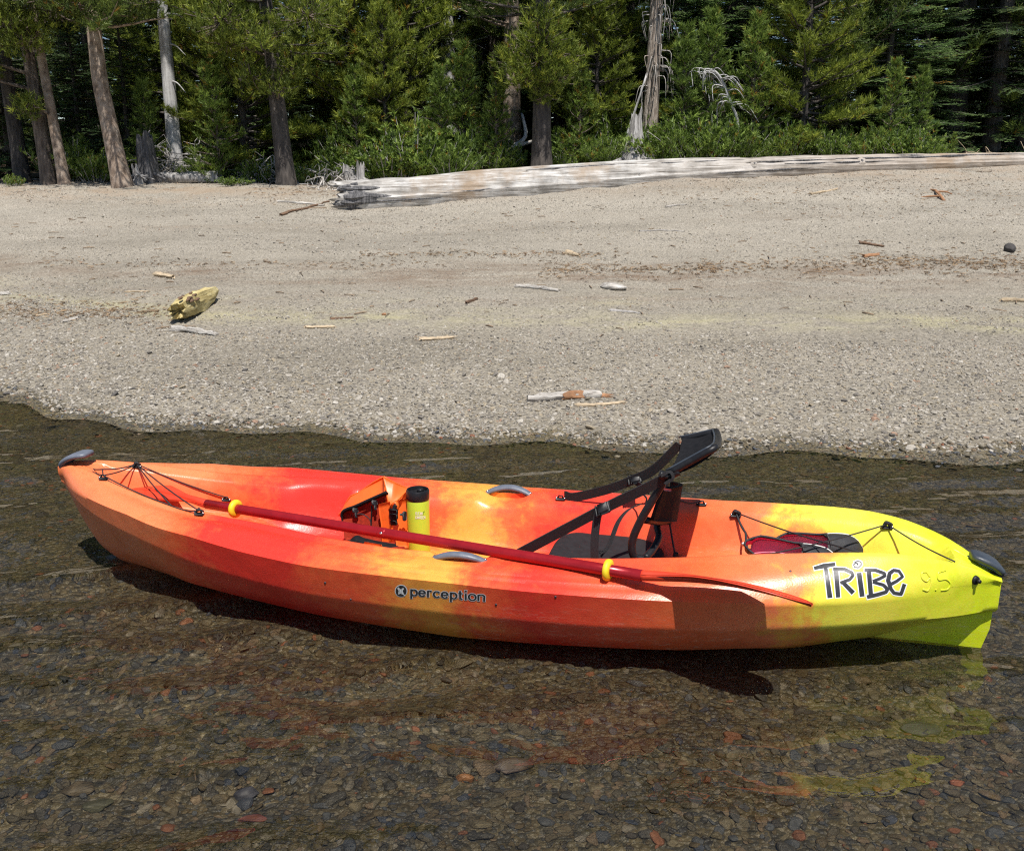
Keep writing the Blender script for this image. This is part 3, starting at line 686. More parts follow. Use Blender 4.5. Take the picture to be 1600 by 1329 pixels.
KAY = empty('kayak', (MID[0], MID[1], 0), YAW, 'orange red and lime sit-on-top kayak floating in the shallows', 'kayak')
hull_o = obj('hull', (HV, HF), M_HULL, KAY, sharp=50)
inn = np.zeros((len(xs_h), RN))
for i, X in enumerate(xs_h):
    k_ = float(np.clip((X - .75) / .2, 0, 1))
    for j in range(RN):
        jj_ = j if j < M else RN - j
        inn[i, j] = k_ * np.clip((jj_ - 30) / 4.0, 0, 1) * float(np.clip((1.30 - X) / .12, 0, 1))
a = hull_o.data.attributes.new('inner', 'FLOAT', 'POINT'); a.data.foreach_set('value', inn.ravel().astype(np.float32))
# skeg under the stern
sk = []
for X, zt, zb_ in ((1.02, -.01, -.02), (1.12, .012, -.022), (1.22, .06, -.020), (1.32, .10, -.016), (1.392, .12, -.012), (1.408, .12, .05)):
    th = .030 if X < 1.38 else .016
    sk += [(X, -th, zt), (X, -th * .45, zb_), (X, th * .45, zb_), (X, th, zt)]
skF = [[i * 4 + j, i * 4 + (j + 1) % 4, i * 4 + 4 + (j + 1) % 4, i * 4 + 4 + j] for i in range(5) for j in range(4)] + [[3, 2, 1, 0], [20, 21, 22, 23]]
obj('skeg', (np.array(sk), skF), M_HULL, KAY, smooth=True, sharp=30)

def end_handle(P, wid, name, mat):
    G = []
    path = catmull(P, 6); T = np.gradient(path, axis=0); side = np.array([0, 1.0, 0])
    V, F = [], []
    n = 12; a = np.linspace(0, 2 * math.pi, n, endpoint=False)
    for i, p in enumerate(path):
        t = unit(T[i]); b = side; nn = np.cross(t, b); q = i / (len(path) - 1)
        k = .55 + .45 * math.sin(math.pi * q) ** .5
        for x in a:
            c, s = math.cos(x), math.sin(x); sx = np.sign(c) * abs(c) ** .6; ss = np.sign(s) * abs(s) ** .6
            V.append(p + b * sx * wid * k + nn * ss * .0095 * (.7 + .3 * k))
    m = len(path); F = [[i * n + j, i * n + (j + 1) % n, (i + 1) * n + (j + 1) % n, (i + 1) * n + j] for i in range(m - 1) for j in range(n)] + [list(range(n))[::-1], list(range((m - 1) * n, m * n))]
    return obj(name, (np.array(V), F), mat, KAY)
end_handle([kY(101, 727, 0), kY(108, 717, 0), kY(122, 710, 0), kY(140, 709, 0)], .042, 'carry_handle', M_GREY)
end_handle([kY(1517, 866, 0), kY(1533, 870, 0), kY(1553, 880, 0), kY(1566, 893, 0)], .036, 'carry_handle', M_SLATE)
obj('handle_cord', tube([kY(112, 726, -.01), kY(124, 728, -.01), kY(131, 728, -.005)], .0035, 6), M_CORD, KAY)
obj('handle_cord', tube([kY(1548, 893, -.01), kY(1562, 900, -.01), kY(1574, 897, -.01)], .0035, 6), M_CORD, KAY)

def side_handle(sgn):
    pts = []
    for f in np.linspace(-1, 1, 15):
        X = .006 + f * .083; w = float(tab(WCX, WC, X)); z = float(tab(WCX, ZC, X))
        pts.append((X, sgn * (w + .022 - .010 * f * f), z + .006 - .026 * f * f))
    P = np.array(pts); r = .0150 * (1 - .35 * np.abs(np.linspace(-1, 1, 15)) ** 3)
    h = obj('side_handle', tube(P, r, 12, flat=.62), M_GREY, KAY)
    for f in (-1, 1):
        p = P[0] if f < 0 else P[-1]
        obj('bolt', lathe([(.0045, -.002), (.0045, .003), (.003, .005), (0, .0055)], 10, p + np.array([-f * .012, 0, .011])), M_STEEL, h)
for s in (-1, 1): side_handle(s)

def pad_eye(p, name='pad_eye'):
    p = np.asarray(p, float)
    o = obj(name, join(rbox(p, (.030, .014, .006), .002), tube([p + (-.009, 0, .002), p + (-.005, 0, .011), p + (.005, 0, .011), p + (.009, 0, .002)], .0028, 6)), M_BLACKPL, KAY)
    for d in (-.013, .013): obj('screw', lathe([(.004, 0), (.0035, .0025), (0, .003)], 8, p + (d, 0, .003)), M_STEEL, o)
    return p + np.array([0, 0, .010])
def hp(u, v, off=.004):
    p = khull(u, v, off); return p if p is not None else kZ(u, v, .27)
e1 = pad_eye(hp(214, 730)); e2 = pad_eye(hp(162, 749)); e3 = pad_eye(hp(312, 804)); e4 = pad_eye(hp(354, 781))
e5 = pad_eye(hp(1150, 806)); e6 = pad_eye(hp(1386, 825)); e7 = pad_eye(hp(876, 781)); e8 = pad_eye(hp(1096, 789))
def cord(*pts, r=.0022):
    P = []
    for a_, b_ in zip(pts[:-1], pts[1:]):
        for t in np.linspace(0, 1, 8, endpoint=False):
            P.append(a_ + (b_ - a_) * t - np.array([0, 0, .006 * math.sin(math.pi * t)]))
    P.append(pts[-1]); return obj('bungee_cord', tube(np.array(P), r, 6), M_CORD, KAY)
hb = kY(130, 727, 0)
cord(hb, kZ(160, 733, .315), e1); cord(kZ(160, 733, .315), e2); cord(e2, e1); cord(hb, e2)
cord(e1, kZ(268, 790, .262)); cord(e1, e3); cord(e1, e4); cord(e2, kZ(268, 790, .262), e3)
cord(e5, kY(1342, 862, -.165)); cord(e6, kY(1188, 868, -.19)); cord(e6, kY(1492, 877, -.09)); cord(e5, kY(1165, 832, .11), kY(1168, 860, .02), r=.0035)
for e in (e1, e5, e6, e3):
    obj('knot', join(tube(catmull([e + (-.010, -.003, -.004), e + (-.004, .006, .004), e + (.006, -.004, .005), e + (.013, .003, -.002)], 4), .0036, 6),
                     tube(catmull([e + (.008, .004, 0), e + (.0, -.006, .005), e + (-.008, .002, .002)], 4), .0034, 6)), M_CORD, KAY)
# drain plug
dp = khull(1524, 906, .0); dn = khull(1524, 906, .014) - dp
obj('drain_plug', join(tube([dp - dn * .2, dp + dn * .35], [.013, .011], 14), tube([dp + dn * .3, dp + dn * 1.1], [.006, .005], 10)), M_BLACKPL, KAY)
for (u, v) in ((508, 910), (548, 936), (868, 932), (775, 944), (1235, 892)):
    p = khull(u, v, .0); 
    if p is not None:
        n_ = khull(u, v, .004) - p; obj('rivet', tube([p - n_ * .4, p + n_ * .3], [.0035, .003], 8), M_SLATE, KAY)

# lettering: strokes wrapped on the hull
def stroke_mesh(lines, tr, off, grow=0.0, sub=5):
    parts = []
    for k, (pts, wds) in enumerate(lines):
        P = np.array([tr(*p) for p in pts], float); wds = np.broadcast_to(np.asarray(wds, float), (len(P),))
        Q, W = [], []
        for i in range(len(P) - 1):
            m = max(2, int(np.linalg.norm(P[i + 1] - P[i]) / 2.0))
            for t in np.linspace(0, 1, m, endpoint=False): Q.append(P[i] + (P[i + 1] - P[i]) * t); W.append(wds[i] + (wds[i + 1] - wds[i]) * t)
        Q.append(P[-1]); W.append(wds[-1]); Q = np.array(Q); W = np.array(W)
        T = np.gradient(Q, axis=0); T /= np.linalg.norm(T, axis=1)[:, None] + 1e-9
        if grow: Q[0] -= T[0] * grow * .8; Q[-1] += T[-1] * grow * .8
        Nn = np.stack([-T[:, 1], T[:, 0]], 1); h = (W / 2 + grow)[:, None]
        rows = [Q + Nn * h * f for f in np.linspace(-1, 1, sub)]
        V = []; ok = True
        for i in range(len(Q)):
            for r_ in rows:
                p = khull(r_[i][0], r_[i][1], off + k * .000025)
                if p is None: ok = False; p = V[-1] if V else np.zeros(3)
                V.append(p)
        F = [[i * sub + j, (i + 1) * sub + j, (i + 1) * sub + j + 1, i * sub + j + 1] for i in range(len(Q) - 1) for j in range(sub - 1)]
        parts.append((np.array(V), F))
    return join(*parts)
TR = lambda x, y: (1260 + x * .15, 860 + y * .15)
z15 = .15
TRIBE = {
    'T': [([(80, 184), (180, 160), (300, 142)], [5.0, 7.0, 5.4]), ([(196, 150), (222, 320), (245, 490)], [5.5, 6.6, 7.6])],
    'R': [([(306, 176), (330, 485)], [7.5, 6.6]), ([(278, 190), (400, 196), (470, 228), (486, 258), (450, 300), (352, 336)], [5.4, 5.4, 5.0, 4.8, 5, 5]), ([(372, 322), (488, 440)], [6, 7])],
    'i': [([(548, 230), (580, 476)], [7.2, 7.4]), ([(500, 122), (535, 108), (568, 118), (570, 150), (540, 178), (500, 172), (492, 145), (512, 128), (540, 138), (526, 150)], 1.9)],
    'B': [([(648, 190), (672, 480)], [7, 6.8]), ([(604, 200), (720, 204), (810, 236), (818, 262), (760, 292), (690, 318)], [5.4, 5.4, 5.2, 5, 5, 4.6]), ([(690, 326), (800, 356), (846, 400), (826, 430), (740, 456), (630, 482)], [4.6, 5.2, 5.6, 5.6, 6, 6])],
    'e': [([(872, 352), (940, 316), (1002, 270), (962, 212), (908, 204), (866, 236), (850, 310), (880, 400), (912, 440), (985, 452), (1020, 346)], [5.4, 5, 4.4, 5, 5.4, 6.4, 7, 5.6, 5.4, 5.4, 5.8])]}
decal = obj('name_decal', stroke_mesh([s for L_ in TRIBE.values() for s in L_], TR, .0003, 1.7), M_WHITE, KAY)
for ch, L_ in TRIBE.items(): obj('letter', stroke_mesh(L_, TR, .0008), M_INK, decal)
N95 = [[(1285, 275), (1245, 222), (1198, 236), (1206, 290), (1250, 318), (1286, 285), (1292, 350), (1262, 415), (1212, 402)], [(1342, 404), (1352, 408)], [(1452, 202), (1372, 232), (1376, 302), (1450, 296), (1500, 342), (1470, 398), (1400, 410)]]
for L_ in N95:
    P = catmull([khull(*TR(*p), .0002) for p in L_], 5); obj('raised_numeral', tube(P, .0024, 8), M_HULL, KAY)
# maker's name
BL = lambda x: 266 + (x - 370) * .078
def PT(x, y): return (600 + x * .1125, 900 + (BL(x) - y * 92) * .1125)     # y in x-heights above the baseline
def bowl(x0, x1, a0, a1, y0=.0, y1=1.0, n=12, thick=2.9, thin=1.2):
    pts = []; w = []
    for t in np.linspace(a0, a1, n):
        c, s = math.cos(math.radians(t)), math.sin(math.radians(t))
        pts.append(((x0 + x1) / 2 + (x1 - x0) / 2 * c, (y0 + y1) / 2 + (y1 - y0) / 2 * s)); w.append(thin + (thick - thin) * abs(c))
    return (pts, w)
def ltr_e(x): return [bowl(x, x + 84, 0, 330, .06, .94), ([(x, .52), (x + 84, .52)], 1.3)]
def ltr_p(x): return [([(x + 12, 1.0), (x + 12, -.42)], 3.0), bowl(x + 8, x + 92, 165, -165, .06, .94)]
PERC = [ltr_p(368), ltr_e(488), [([(612, .96), (612, 0)], 3.0), bowl(606, 666, 150, 40, .45, .95, 8)], [bowl(692, 778, 40, 320, .06, .94)], ltr_e(802), ltr_p(918),
        [([(1058, 1.30), (1058, .18), (1092, .05)], [3, 3, 1.4]), ([(1034, .93), (1094, .93)], 1.3)], [([(1136, .95), (1136, 0)], 3.0), ([(1136, 1.26), (1136, 1.44)], 3.2)],
        [bowl(1178, 1276, 0, 360, .04, .96, 18)], [([(1312, .96), (1312, 0)], 3.0), bowl(1306, 1398, 170, 0, .30, .96, 9), ([(1392, .62), (1392, 0)], 2.9)]]
dec2 = obj('maker_decal', stroke_mesh([s for L_ in PERC for s in L_], PT, .0003, .95), M_WHITE, KAY)
for L_ in PERC: obj('letter', stroke_mesh(L_, PT, .0008, .15), M_INK, dec2)
def disc_on_hull(cx, cy, rx, ry, off, name, mat, parent):
    V = [khull(cx, cy, off)]; F = []; n = 28
    for r_ in (.5, 1.0):
        for t in range(n):
            a_ = 2 * math.pi * t / n; V.append(khull(cx + rx * r_ * math.cos(a_), cy + ry * r_ * math.sin(a_), off))
    for t in range(n):
        F.append([0, 1 + t, 1 + (t + 1) % n]); F.append([1 + t, 1 + n + t, 1 + n + (t + 1) % n, 1 + (t + 1) % n])
    return obj(name, (np.array(V), F), mat, parent)
em = disc_on_hull(626.8, 922.6, 9.9, 9.9, .0003, 'emblem', M_WHITE, KAY)
disc_on_hull(626.8, 922.6, 8.6, 8.6, .0007, 'emblem_disc', M_INK, em)
EMT = lambda x, y: (600 + x * .1125, 900 + y * .1125)
obj('emblem_mark', stroke_mesh([([(190, 160), (212, 195), (206, 245)], [1.6, 1.3, 1.8]), ([(200, 150), (228, 190), (226, 230), (202, 240)], [1.4, 1.5, 1.5, 1.2]), ([(276, 162), (256, 195), (270, 245), (292, 262)], [1.6, 1.4, 1.6, 1.4]),
                               ([(236, 168), (240, 240)], 1.0), ([(226, 205), (258, 208)], 1.0), ([(262, 160), (250, 180), (254, 240), (278, 248)], [1.2, 1.4, 1.4, 1.2])], EMT, .0011), M_WHITE, em)

# ------------------------------------------------------------------ things lying in and on the kayak (built in the kayak's own axes)
def kthing(name, base, label, cat):
    o = empty(name, k2w(base), YAW, label, cat); return o, np.asarray(base, float)

# paddle
PA = kY(323, 787, -.035); PB = kY(785, 863, -.27)
pdir = unit(PB - PA)
def on_paddle(u):                       # point of the shaft axis in image column u
    lo, hi = -1.0, 3.0
    for _ in range(50):
        m = (lo + hi) / 2; w = k2w(PA + pdir * m) - CAM; uu = 800 + FPX * w[0] / (w @ FWD)
        if uu < u: lo = m
        else: hi = m
    return PA + pdir * lo
P0, P1 = on_paddle(323), on_paddle(1003)
pad_o, pb = kthing('paddle', (P0 + P1) / 2, 'double-bladed paddle with red shaft lying across the kayak', 'paddle')
obj('shaft', tube(np.linspace(P0, P1, 12), .0150, 18), M_SHAFT, pad_o, pb)
jm = P0 + (P1 - P0) * .46
obj('joint_button', tube([jm + np.array([.0, -.0135, .004]), jm + np.array([0, -.0175, .006])], [.005, .004], 8), M_STEEL, pad_o, pb)
obj('joint_collar', tube([jm + pdir * -.012, jm + pdir * -.010, jm + pdir * .010, jm + pdir * .012], [.0150, .0156, .0156, .0150], 18), M_SHAFT, pad_o, pb)
for u in (368, 950):
    c = on_paddle(u); R = rot_to(pdir)
    V, F = lathe([(.0152, -.009), (.0185, -.009), (.027, -.006), (.0285, 0), (.027, .006), (.0185, .009), (.0152, .009)], 28)
    V = V @ np.array([[0, 1, 0], [0, 0, 1], [1, 0, 0]], float); V = V @ R.T + c
    obj('drip_ring', (V, F), M_YELLOW, pad_o, pb)
def blade(root, d, L_, across, bend, wmax, up, drop_=.006):
    """spoon blade: root point, direction, length, width direction, curvature"""
    m, n = 22, 9; G = np.zeros((m, n, 3)); across = unit(across - d * (across @ d)); nrm = unit(np.cross(d, across))
    if nrm[2] < 0: nrm = -nrm
    for i, s in enumerate(np.linspace(0, 1, m)):
        w = .0135 + (wmax / 2 - .0135) * np.clip((s - .12) / .45, 0, 1) ** 1.2 if s < .57 else wmax / 2
        if s > .72: w *= math.sqrt(max(0.0, 1 - ((s - .72) / .285) ** 2))
        for j, q in enumerate(np.linspace(-1, 1, n)):
            G[i, j] = root + d * (L_ * s) + across * w * q + nrm * (bend * math.sin(math.pi * s) - drop_ * s ** 2.5 + up * .006 * q * q * min(1, s * 3)) 
    V, F = sheet(G, .004); b = obj('blade', (V, F), M_BLADE, pad_o, pb)
    ax_ = [root - d * .01 + nrm * .0] + [root + d * (L_ * s) + nrm * (bend * math.sin(math.pi * s) - drop_ * s ** 2.5) for s in np.linspace(.02, .8, 14)]
    obj('blade_spine', tube(np.array(ax_), np.concatenate([[.0140], np.linspace(.0140, .0035, 14)]), 10), M_BLADE, b, pb * 0 + pb)
    return b
viewd = unit(w2k(ray(1130, 930), True))
blade(P1, pdir, .415, unit(viewd + np.array([0, 0, .035])), .016, .165, 1)
viewl = unit(w2k(ray(250, 770), True))
blade(P0, -pdir, .385, unit(viewl + np.array([0, .05, .30])), .016, .140, -1, .0)

# tumbler
tb = kY(655, 858, .05); tz = kdown(tb[0], .05); tb = np.array([tb[0], .05, tz])
ttop = kY(655, 764, .05)[2]; th_ = ttop - tz
tum, tbase = kthing('tumbler', tb, 'lime green insulated tumbler with black lid standing in the kayak', 'tumbler')
r0 = .0345; lidz = th_ - .032
obj('body', lathe([(.026, 0), (r0 - .004, .002), (r0 - .001, .006), (r0, .012), (r0, lidz - .006), (r0 - .001, lidz), (.02, lidz)], 40, tb), M_LIME, tum, tbase, sharp=40)
lid = obj('lid', lathe([(r0 - .001, lidz), (r0 + .0005, lidz + .002), (r0 + .0012, lidz + .010), (r0 + .0012, lidz + .028), (r0 - .001, th_), (r0 - .005, th_), (r0 - .007, th_ - .010), (.008, th_ - .013), (0, th_ - .013)], 40, tb), M_BLACKPL, tum, tbase, sharp=35)
obj('sip_cap', lathe([(.011, th_ - .013), (.011, th_ - .004), (.008, th_ - .001), (0, th_ - .001)], 16, tb + np.array([.004, .012, 0])), M_BLACKPL, lid, tbase)
def tum_pt(u, v, off):
    d = w2k(ray(u, v), True); o = KO - tb; A_ = d[0] ** 2 + d[1] ** 2; B_ = o[0] * d[0] + o[1] * d[1]; C_ = o[0] ** 2 + o[1] ** 2 - (r0 + off) ** 2
    t = (-B_ - math.sqrt(max(0, B_ * B_ - A_ * C_))) / A_; return KO + t * d
def tum_strokes(lines, off):
    parts = []
    for k, (pts, w) in enumerate(lines):
        P = np.array(pts, float); Q = np.concatenate([np.linspace(P[i], P[i + 1], 4)[:-1] for i in range(len(P) - 1)] + [P[-1:]])
        T = np.gradient(Q, axis=0); T /= np.linalg.norm(T, axis=1)[:, None]; Nn = np.stack([-T[:, 1], T[:, 0]], 1) * w / 2
        V = [];
        for q, n_ in zip(Q, Nn): V += [tum_pt(*(q - n_), off + k * .00002), tum_pt(*(q + n_), off + k * .00002)]
        parts.append((np.array(V), [[2 * i, 2 * i + 2, 2 * i + 3, 2 * i + 1] for i in range(len(Q) - 1)]))
    return join(*parts)
def word(txt, x, y, w, h):
    S = {'K': [[(0, 0), (0, 1)], [(1, 0), (0, .55)], [(.3, .6), (1, 1)]], 'L': [[(0, 0), (0, 1), (1, 1)]], 'E': [[(1, 0), (0, 0), (0, 1), (1, 1)], [(0, .5), (.8, .5)]],
         'A': [[(0, 1), (.5, 0), (1, 1)], [(.2, .65), (.8, .65)]], 'N': [[(0, 1), (0, 0), (1, 1), (1, 0)]], 'T': [[(0, 0), (1, 0)], [(.5, 0), (.5, 1)]]}
    out = []; cw = w / len(txt)
    for i, c in enumerate(txt):
        for l in S[c]: out.append(([(x + i * cw + px * cw * .72, y + py * h) for px, py in l], .62))
    return out
obj('lettering', tum_strokes(word('KLEAN', 649.6, 799.6, 11, 4.6) + word('KANTEEN', 649.4, 805.8, 15.5, 4.6), .0008), M_WHITE, tum, tbase)
obj('leaf_mark', tum_strokes([([(661.3, 804), (661.6, 800), (663.4, 798.4)], .8)], .0008), plain('dark_green_ink', (.10, .25, .03), .5), tum, tbase)

# folded orange bag
bgb = np.array([kY(585, 845, .02)[0], .02, .0]); bgb[2] = kdown(bgb[0], .02)
bag, bb = kthing('folded_bag', bgb, 'folded orange bag with black buckles beside the lime tumbler', 'bag')
def wob(G, amp, seed):
    return G + amp * np.stack([sines(G, seed + k, 6, 2) for k in range(3)], -1)
zf_ = bgb[2] + .004
Yb = .06
pL = kY(529, 806, Yb); pS = kY(548, 776, Yb + .01); pP = kY(600, 745, Yb); pR = kY(640, 764, Yb + .03)
def drop(p, y, z): return np.array([p[0], y, z])
# back wall
G = np.concatenate([quad_grid(pL, pS, drop(pS, .15, zf_ + .02), drop(pL, .14, zf_ + .02), 6, 9), quad_grid(pS, pP, drop(pP, .16, zf_ + .02), drop(pS, .15, zf_ + .02), 9, 9)[1:], quad_grid(pP, pR, drop(pR, .15, zf_ + .02), drop(pP, .16, zf_ + .02), 8, 9)[1:]])
obj('back_panel', sheet(wob(G, .0055, 71), .004), M_ORANGE, bag, bb)
# front flap: the bright band under the ridge
fl0, fl1, fl2 = kY(534, 800, .02), kY(570, 785, .015), kY(604, 770, .02)
G = np.concatenate([quad_grid(pL, pS, kY(556, 791, .012), fl0, 7, 7), quad_grid(pS, pP, fl2, kY(556, 791, .012), 11, 7)[1:]])
obj('top_flap', sheet(wob(G, .0055, 72), .004), M_ORANGE, bag, bb)
# sunken mesh pocket
G = quad_grid(kY(536, 799, .035), kY(605, 770, .035), kY(606, 846, .0), kY(538, 842, .0), 10, 10)
obj('mesh_pocket', sheet(wob(G, .005, 73), .003), M_SHADERED, bag, bb)
obj('trim', ribbon(catmull([kY(535, 818, .014), kY(536, 800, .014), kY(556, 791, .008), kY(580, 780, .008), kY(605, 769, .012)], 6), (.15, -.5, .8), .012, .0025), M_BLACK, bag, bb)
for u, v in ((555, 797), (585, 785)):
    c = kY(u, v, .004); obj('clip', join(rbox(c, (.018, .010, .016), .003), rbox(c + (.004, -.004, -.014), (.008, .006, .016), .002)), M_BLACKPL, bag, bb)
obj('pocket_cord', tube(catmull([kY(553, 804, .0), kY(566, 803, -.004), kY(578, 812, -.004), kY(580, 830, -.004)], 5), .0018, 6), M_CORD, bag, bb)
obj('pocket_seam', tube(catmull([kY(581, 790, .012), kY(580, 812, .008), kY(579, 835, .004)], 5), .0025, 6), M_BLACK, bag, bb)
# right-hand gusset: funnel shaped fold
G = np.concatenate([quad_grid(kY(600, 745, .055), kY(616, 753, .05), kY(612, 790, .0), kY(608, 792, -.012), 6, 9), quad_grid(kY(616, 753, .05), kY(639, 764, .085), kY(627, 778, .03), kY(612, 790, .0), 6, 9)[1:]])
obj('gusset', sheet(wob(G, .004, 74), .004), M_ORANGE, bag, bb)
G = quad_grid(kY(592, 788, -.01), kY(609, 782, -.02), kY(610, 850, -.03), kY(598, 850, -.02), 7, 9)
obj('side_fold', sheet(wob(G, .0055, 75), .004), M_ORANGE, bag, bb)
G = quad_grid(kY(610, 788, .03), kY(637, 776, .05), kY(637, 852, .03), kY(611, 852, .0), 7, 9)
obj('inner_fold', sheet(wob(G, .0055, 76), .004), M_ORANGE, bag, bb)
obj('loop', ribbon(catmull([kY(609, 794, -.012), kY(612, 787, -.015), kY(618, 784, -.015), kY(622, 790, -.015), kY(621, 798, -.012)], 5), (0, 1, 0), .018, .0015), M_ORANGE, bag, bb)
c = kY(615, 806, -.03); R = rot_to((.05, 0, -1), (0, -1, 0))
obj('buckle', join(rbox(c + (0, 0, .014), (.020, .028, .010), .003, R), rbox(c, (.022, .026, .012), .003, R), rbox(c - (0, 0, .020), (.018, .022, .010), .003, R), tube(catmull([c + (0, 0, .012), c + (.002, .004, .026), c + (.006, .006, .034)], 4), .006, 8)), M_BLACKPL, bag, bb)
c = kY(632, 806, .0); obj('buckle', join(rbox(c, (.012, .012, .030), .003), rbox(c + (-.008, 0, .004), (.014, .006, .008), .002)), M_BLACKPL, bag, bb)
obj('strap', ribbon(catmull([kY(545, 850, -.06), kY(556, 842, -.055), kY(568, 846, -.05), kY(600, 853, -.05), kY(622, 856, -.05)], 5), (0, .8, .5), .026, .002), M_BLACK, bag, bb)
obj('strap', ribbon(catmull([kY(537, 849, -.07), kY(546, 847, -.07), kY(557, 851, -.07)], 5), (0, .8, .5), .016, .002), M_BLACK, bag, bb)
G = quad_grid(kY(540, 838, -.03), kY(632, 848, -.03), kY(634, 858, -.06), kY(542, 853, -.06), 9, 4)
obj('bottom_panel', sheet(wob(G, .004, 77), .004), M_SHADERED, bag, bb)
G = quad_grid(kY(570, 846, -.062), kY(596, 850, -.062), kY(600, 862, -.07), kY(564, 858, -.07), 5, 4)
obj('bottom_tab', sheet(wob(G, .002, 78), .004), M_ORANGE, bag, bb)
G = quad_grid(kY(618, 832, -.035), kY(638, 826, -.03), kY(640, 856, -.045), kY(622, 856, -.045), 6, 6)
obj('corner_fold', sheet(wob(G, .004, 79), .004), M_ORANGE, bag, bb)

# seat
sx0, sx1 = .20, .535; sy = .175
def seat_pt(a_, r_):
    c, s = math.cos(a_), math.sin(a_); k = 2 / 3.2
    return np.array([(sx0 + sx1) / 2 + (sx1 - sx0) / 2 * np.sign(c) * abs(c) ** k * r_, sy * np.sign(s) * abs(s) ** k * r_])
fz = kdown(.38, 0) + .002
seat, sb = kthing('folding_seat_kit', (.38, 0, fz), 'black folding kayak seat with webbing straps and padded backrest', 'seat')
V = []; F = []; n = 40; prof = [(0, .0), (.9, .0), (.985, .004), (1.0, .016), (.99, .026), (.95, .033), (.86, .037), (.6, .034), (.3, .031), (0, .030)]
for r_, z in prof:
    for a_ in np.linspace(0, 2 * math.pi, n, endpoint=False):
        p = seat_pt(a_, max(r_, 1e-3)); dish = .014 * (abs(p[1]) / sy) ** 2 * (z > .02) + .022 * np.clip((.30 - p[0]) / .1, 0, 1) * (r_ > 0)
        V.append((p[0], p[1], fz + .004 + z + dish + .006 * (z > .02)))
F = [[i * n + j, i * n + (j + 1) % n, (i + 1) * n + (j + 1) % n, (i + 1) * n + j] for i in range(len(prof) - 1) for j in range(n)]
obj('seat_pad', (np.array(V), F), M_PAD, seat, sb)
# backrest, upper panel (folded back) and lower panel
b00, b01 = kY(1047, 738, -.165), kY(1116, 700, -.165); b10, b11 = kY(1066, 686, .165), kY(1119, 674, .150)
G = quad_grid(b00, b01, b11, b10, 12, 12); u_ = np.linspace(-1, 1, 12)
Nn = unit(np.cross(b01 - b00, b10 - b00)); Nn = Nn if Nn[2] > 0 else -Nn
G = G - Nn * (.010 * (1 - u_[None, :, None] ** 2)) - Nn * .010 * (1 - u_[:, None, None] ** 2)
back = obj('backrest', sheet(wob(G, .0015, 81), .016), M_BLACK, seat, sb)
rimp = np.concatenate([np.linspace(b00, b01, 9)[:-1], catmull([b01, b01 * .7 + b11 * .3 - Nn * .008 + (b01 - b00) * .02, b01 * .3 + b11 * .7 - Nn * .008 + (b01 - b00) * .02, b11], 6)[:-1], np.linspace(b11, b10, 9)])
obj('rim_tube', tube(rimp, .0105, 10), M_BLACKPL, back, sb)
obj('rim_piping', tube(rimp + Nn * .010 - (b01 - b00) * .04, .0030, 6), M_SLATE, back, sb)
h0, h1 = b00 + (-.008, 0, -.010), b10 + (-.008, 0, -.010)
obj('hinge_tube', tube(catmull([h0 + (-.02, -.004, .004), h0, h0 + (.03, .004, .016)], 5), .013, 10), M_BLACKPL, seat, sb)
lowG = quad_grid(kY(1036, 762, -.12), kY(1050, 752, .11), kY(1047, 812, .10), kY(1018, 812, -.11), 9, 9)
lw = np.linspace(-1, 1, 9); lowG = lowG + np.array([.035, 0, 0]) * (1 - lw[:, None, None] ** 2)
obj('lumbar_panel', sheet(wob(lowG, .002, 82), .012), M_BLACK, seat, sb)
fl = quad_grid(kY(1046, 772, .05), kY(1062, 783, .14), kY(1048, 816, .12), kY(1040, 816, .05), 6, 6)
obj('side_wing', sheet(wob(fl, .002, 83), .006), M_BLACK, seat, sb)
obj('tag', sheet(quad_grid(kY(1037, 762, -.135), kY(1049, 764, -.135), kY(1049, 768, -.135), kY(1037, 766, -.135), 2, 2), .001), plain('pink_tag', (.65, .25, .24), .7), seat, sb)
def zfl(u, v, Y): p = kY(u, v, Y); return p
obj('frame_tube', tube(catmull([kY(1041, 744, -.15), kY(1020, 780, -.15), kY(1000, 815, -.15), kY(988, 845, -.15), kY(990, 868, -.15), kY(1004, 873, -.14)], 6), .011, 10), M_BLACKPL, seat, sb)
obj('frame_tube', tube(catmull([kY(1046, 735, .14), kY(1030, 790, .10), kY(1026, 822, .03), kY(1029, 840, -.03), kY(1020, 858, -.08), kY(1008, 872, -.12)], 6), .011, 10), M_BLACKPL, seat, sb)
obj('frame_bar', tube(catmull([kY(1008, 812, -.11), kY(1028, 815, 0), kY(1046, 814, .10)], 5), .010, 10), M_BLACKPL, seat, sb)
def strap(pts, w, side=(0, 0, 1), name='strap', th=.0016, mat=None):
    return obj(name, ribbon(catmull(pts, 7), side, w, th), mat or M_WEB, seat, sb, sharp=35)
strap([kY(812, 864, -.235), kY(880, 828, -.215), kY(950, 791, -.19), kY(1006, 764, -.175), kY(1042, 746, -.168)], .034, (.25, -.25, .95))
strap([kY(1034, 742, -.17), kY(1046, 737, -.17), kY(1050, 746, -.17), kY(1040, 754, -.17)], .030, (.2, -.9, .3), 'hinge_cover', .004)
strap([e7 + (.012, 0, .004), kY(900, 776, .235), kY(950, 764, .205), kY(990, 749, .19), kY(1022, 733, .175), kY(1062, 694, .165)], .030, (.25, -.25, .95))
strap([kY(990, 752, .19), kY(1004, 760, .16), kY(1014, 768, .12)], .018, (.2, -.5, .9))
strap([kY(936, 796, -.205), kY(932, 815, -.205), kY(929, 845, -.205), kY(929, 876, -.205)], .022, (1, -.2, .1))
strap([kY(938, 868, -.10), kY(952, 850, -.09), kY(966, 815, -.06), kY(982, 796, -.03), kY(1002, 787, .0)], .020, (.6, -.5, .5))
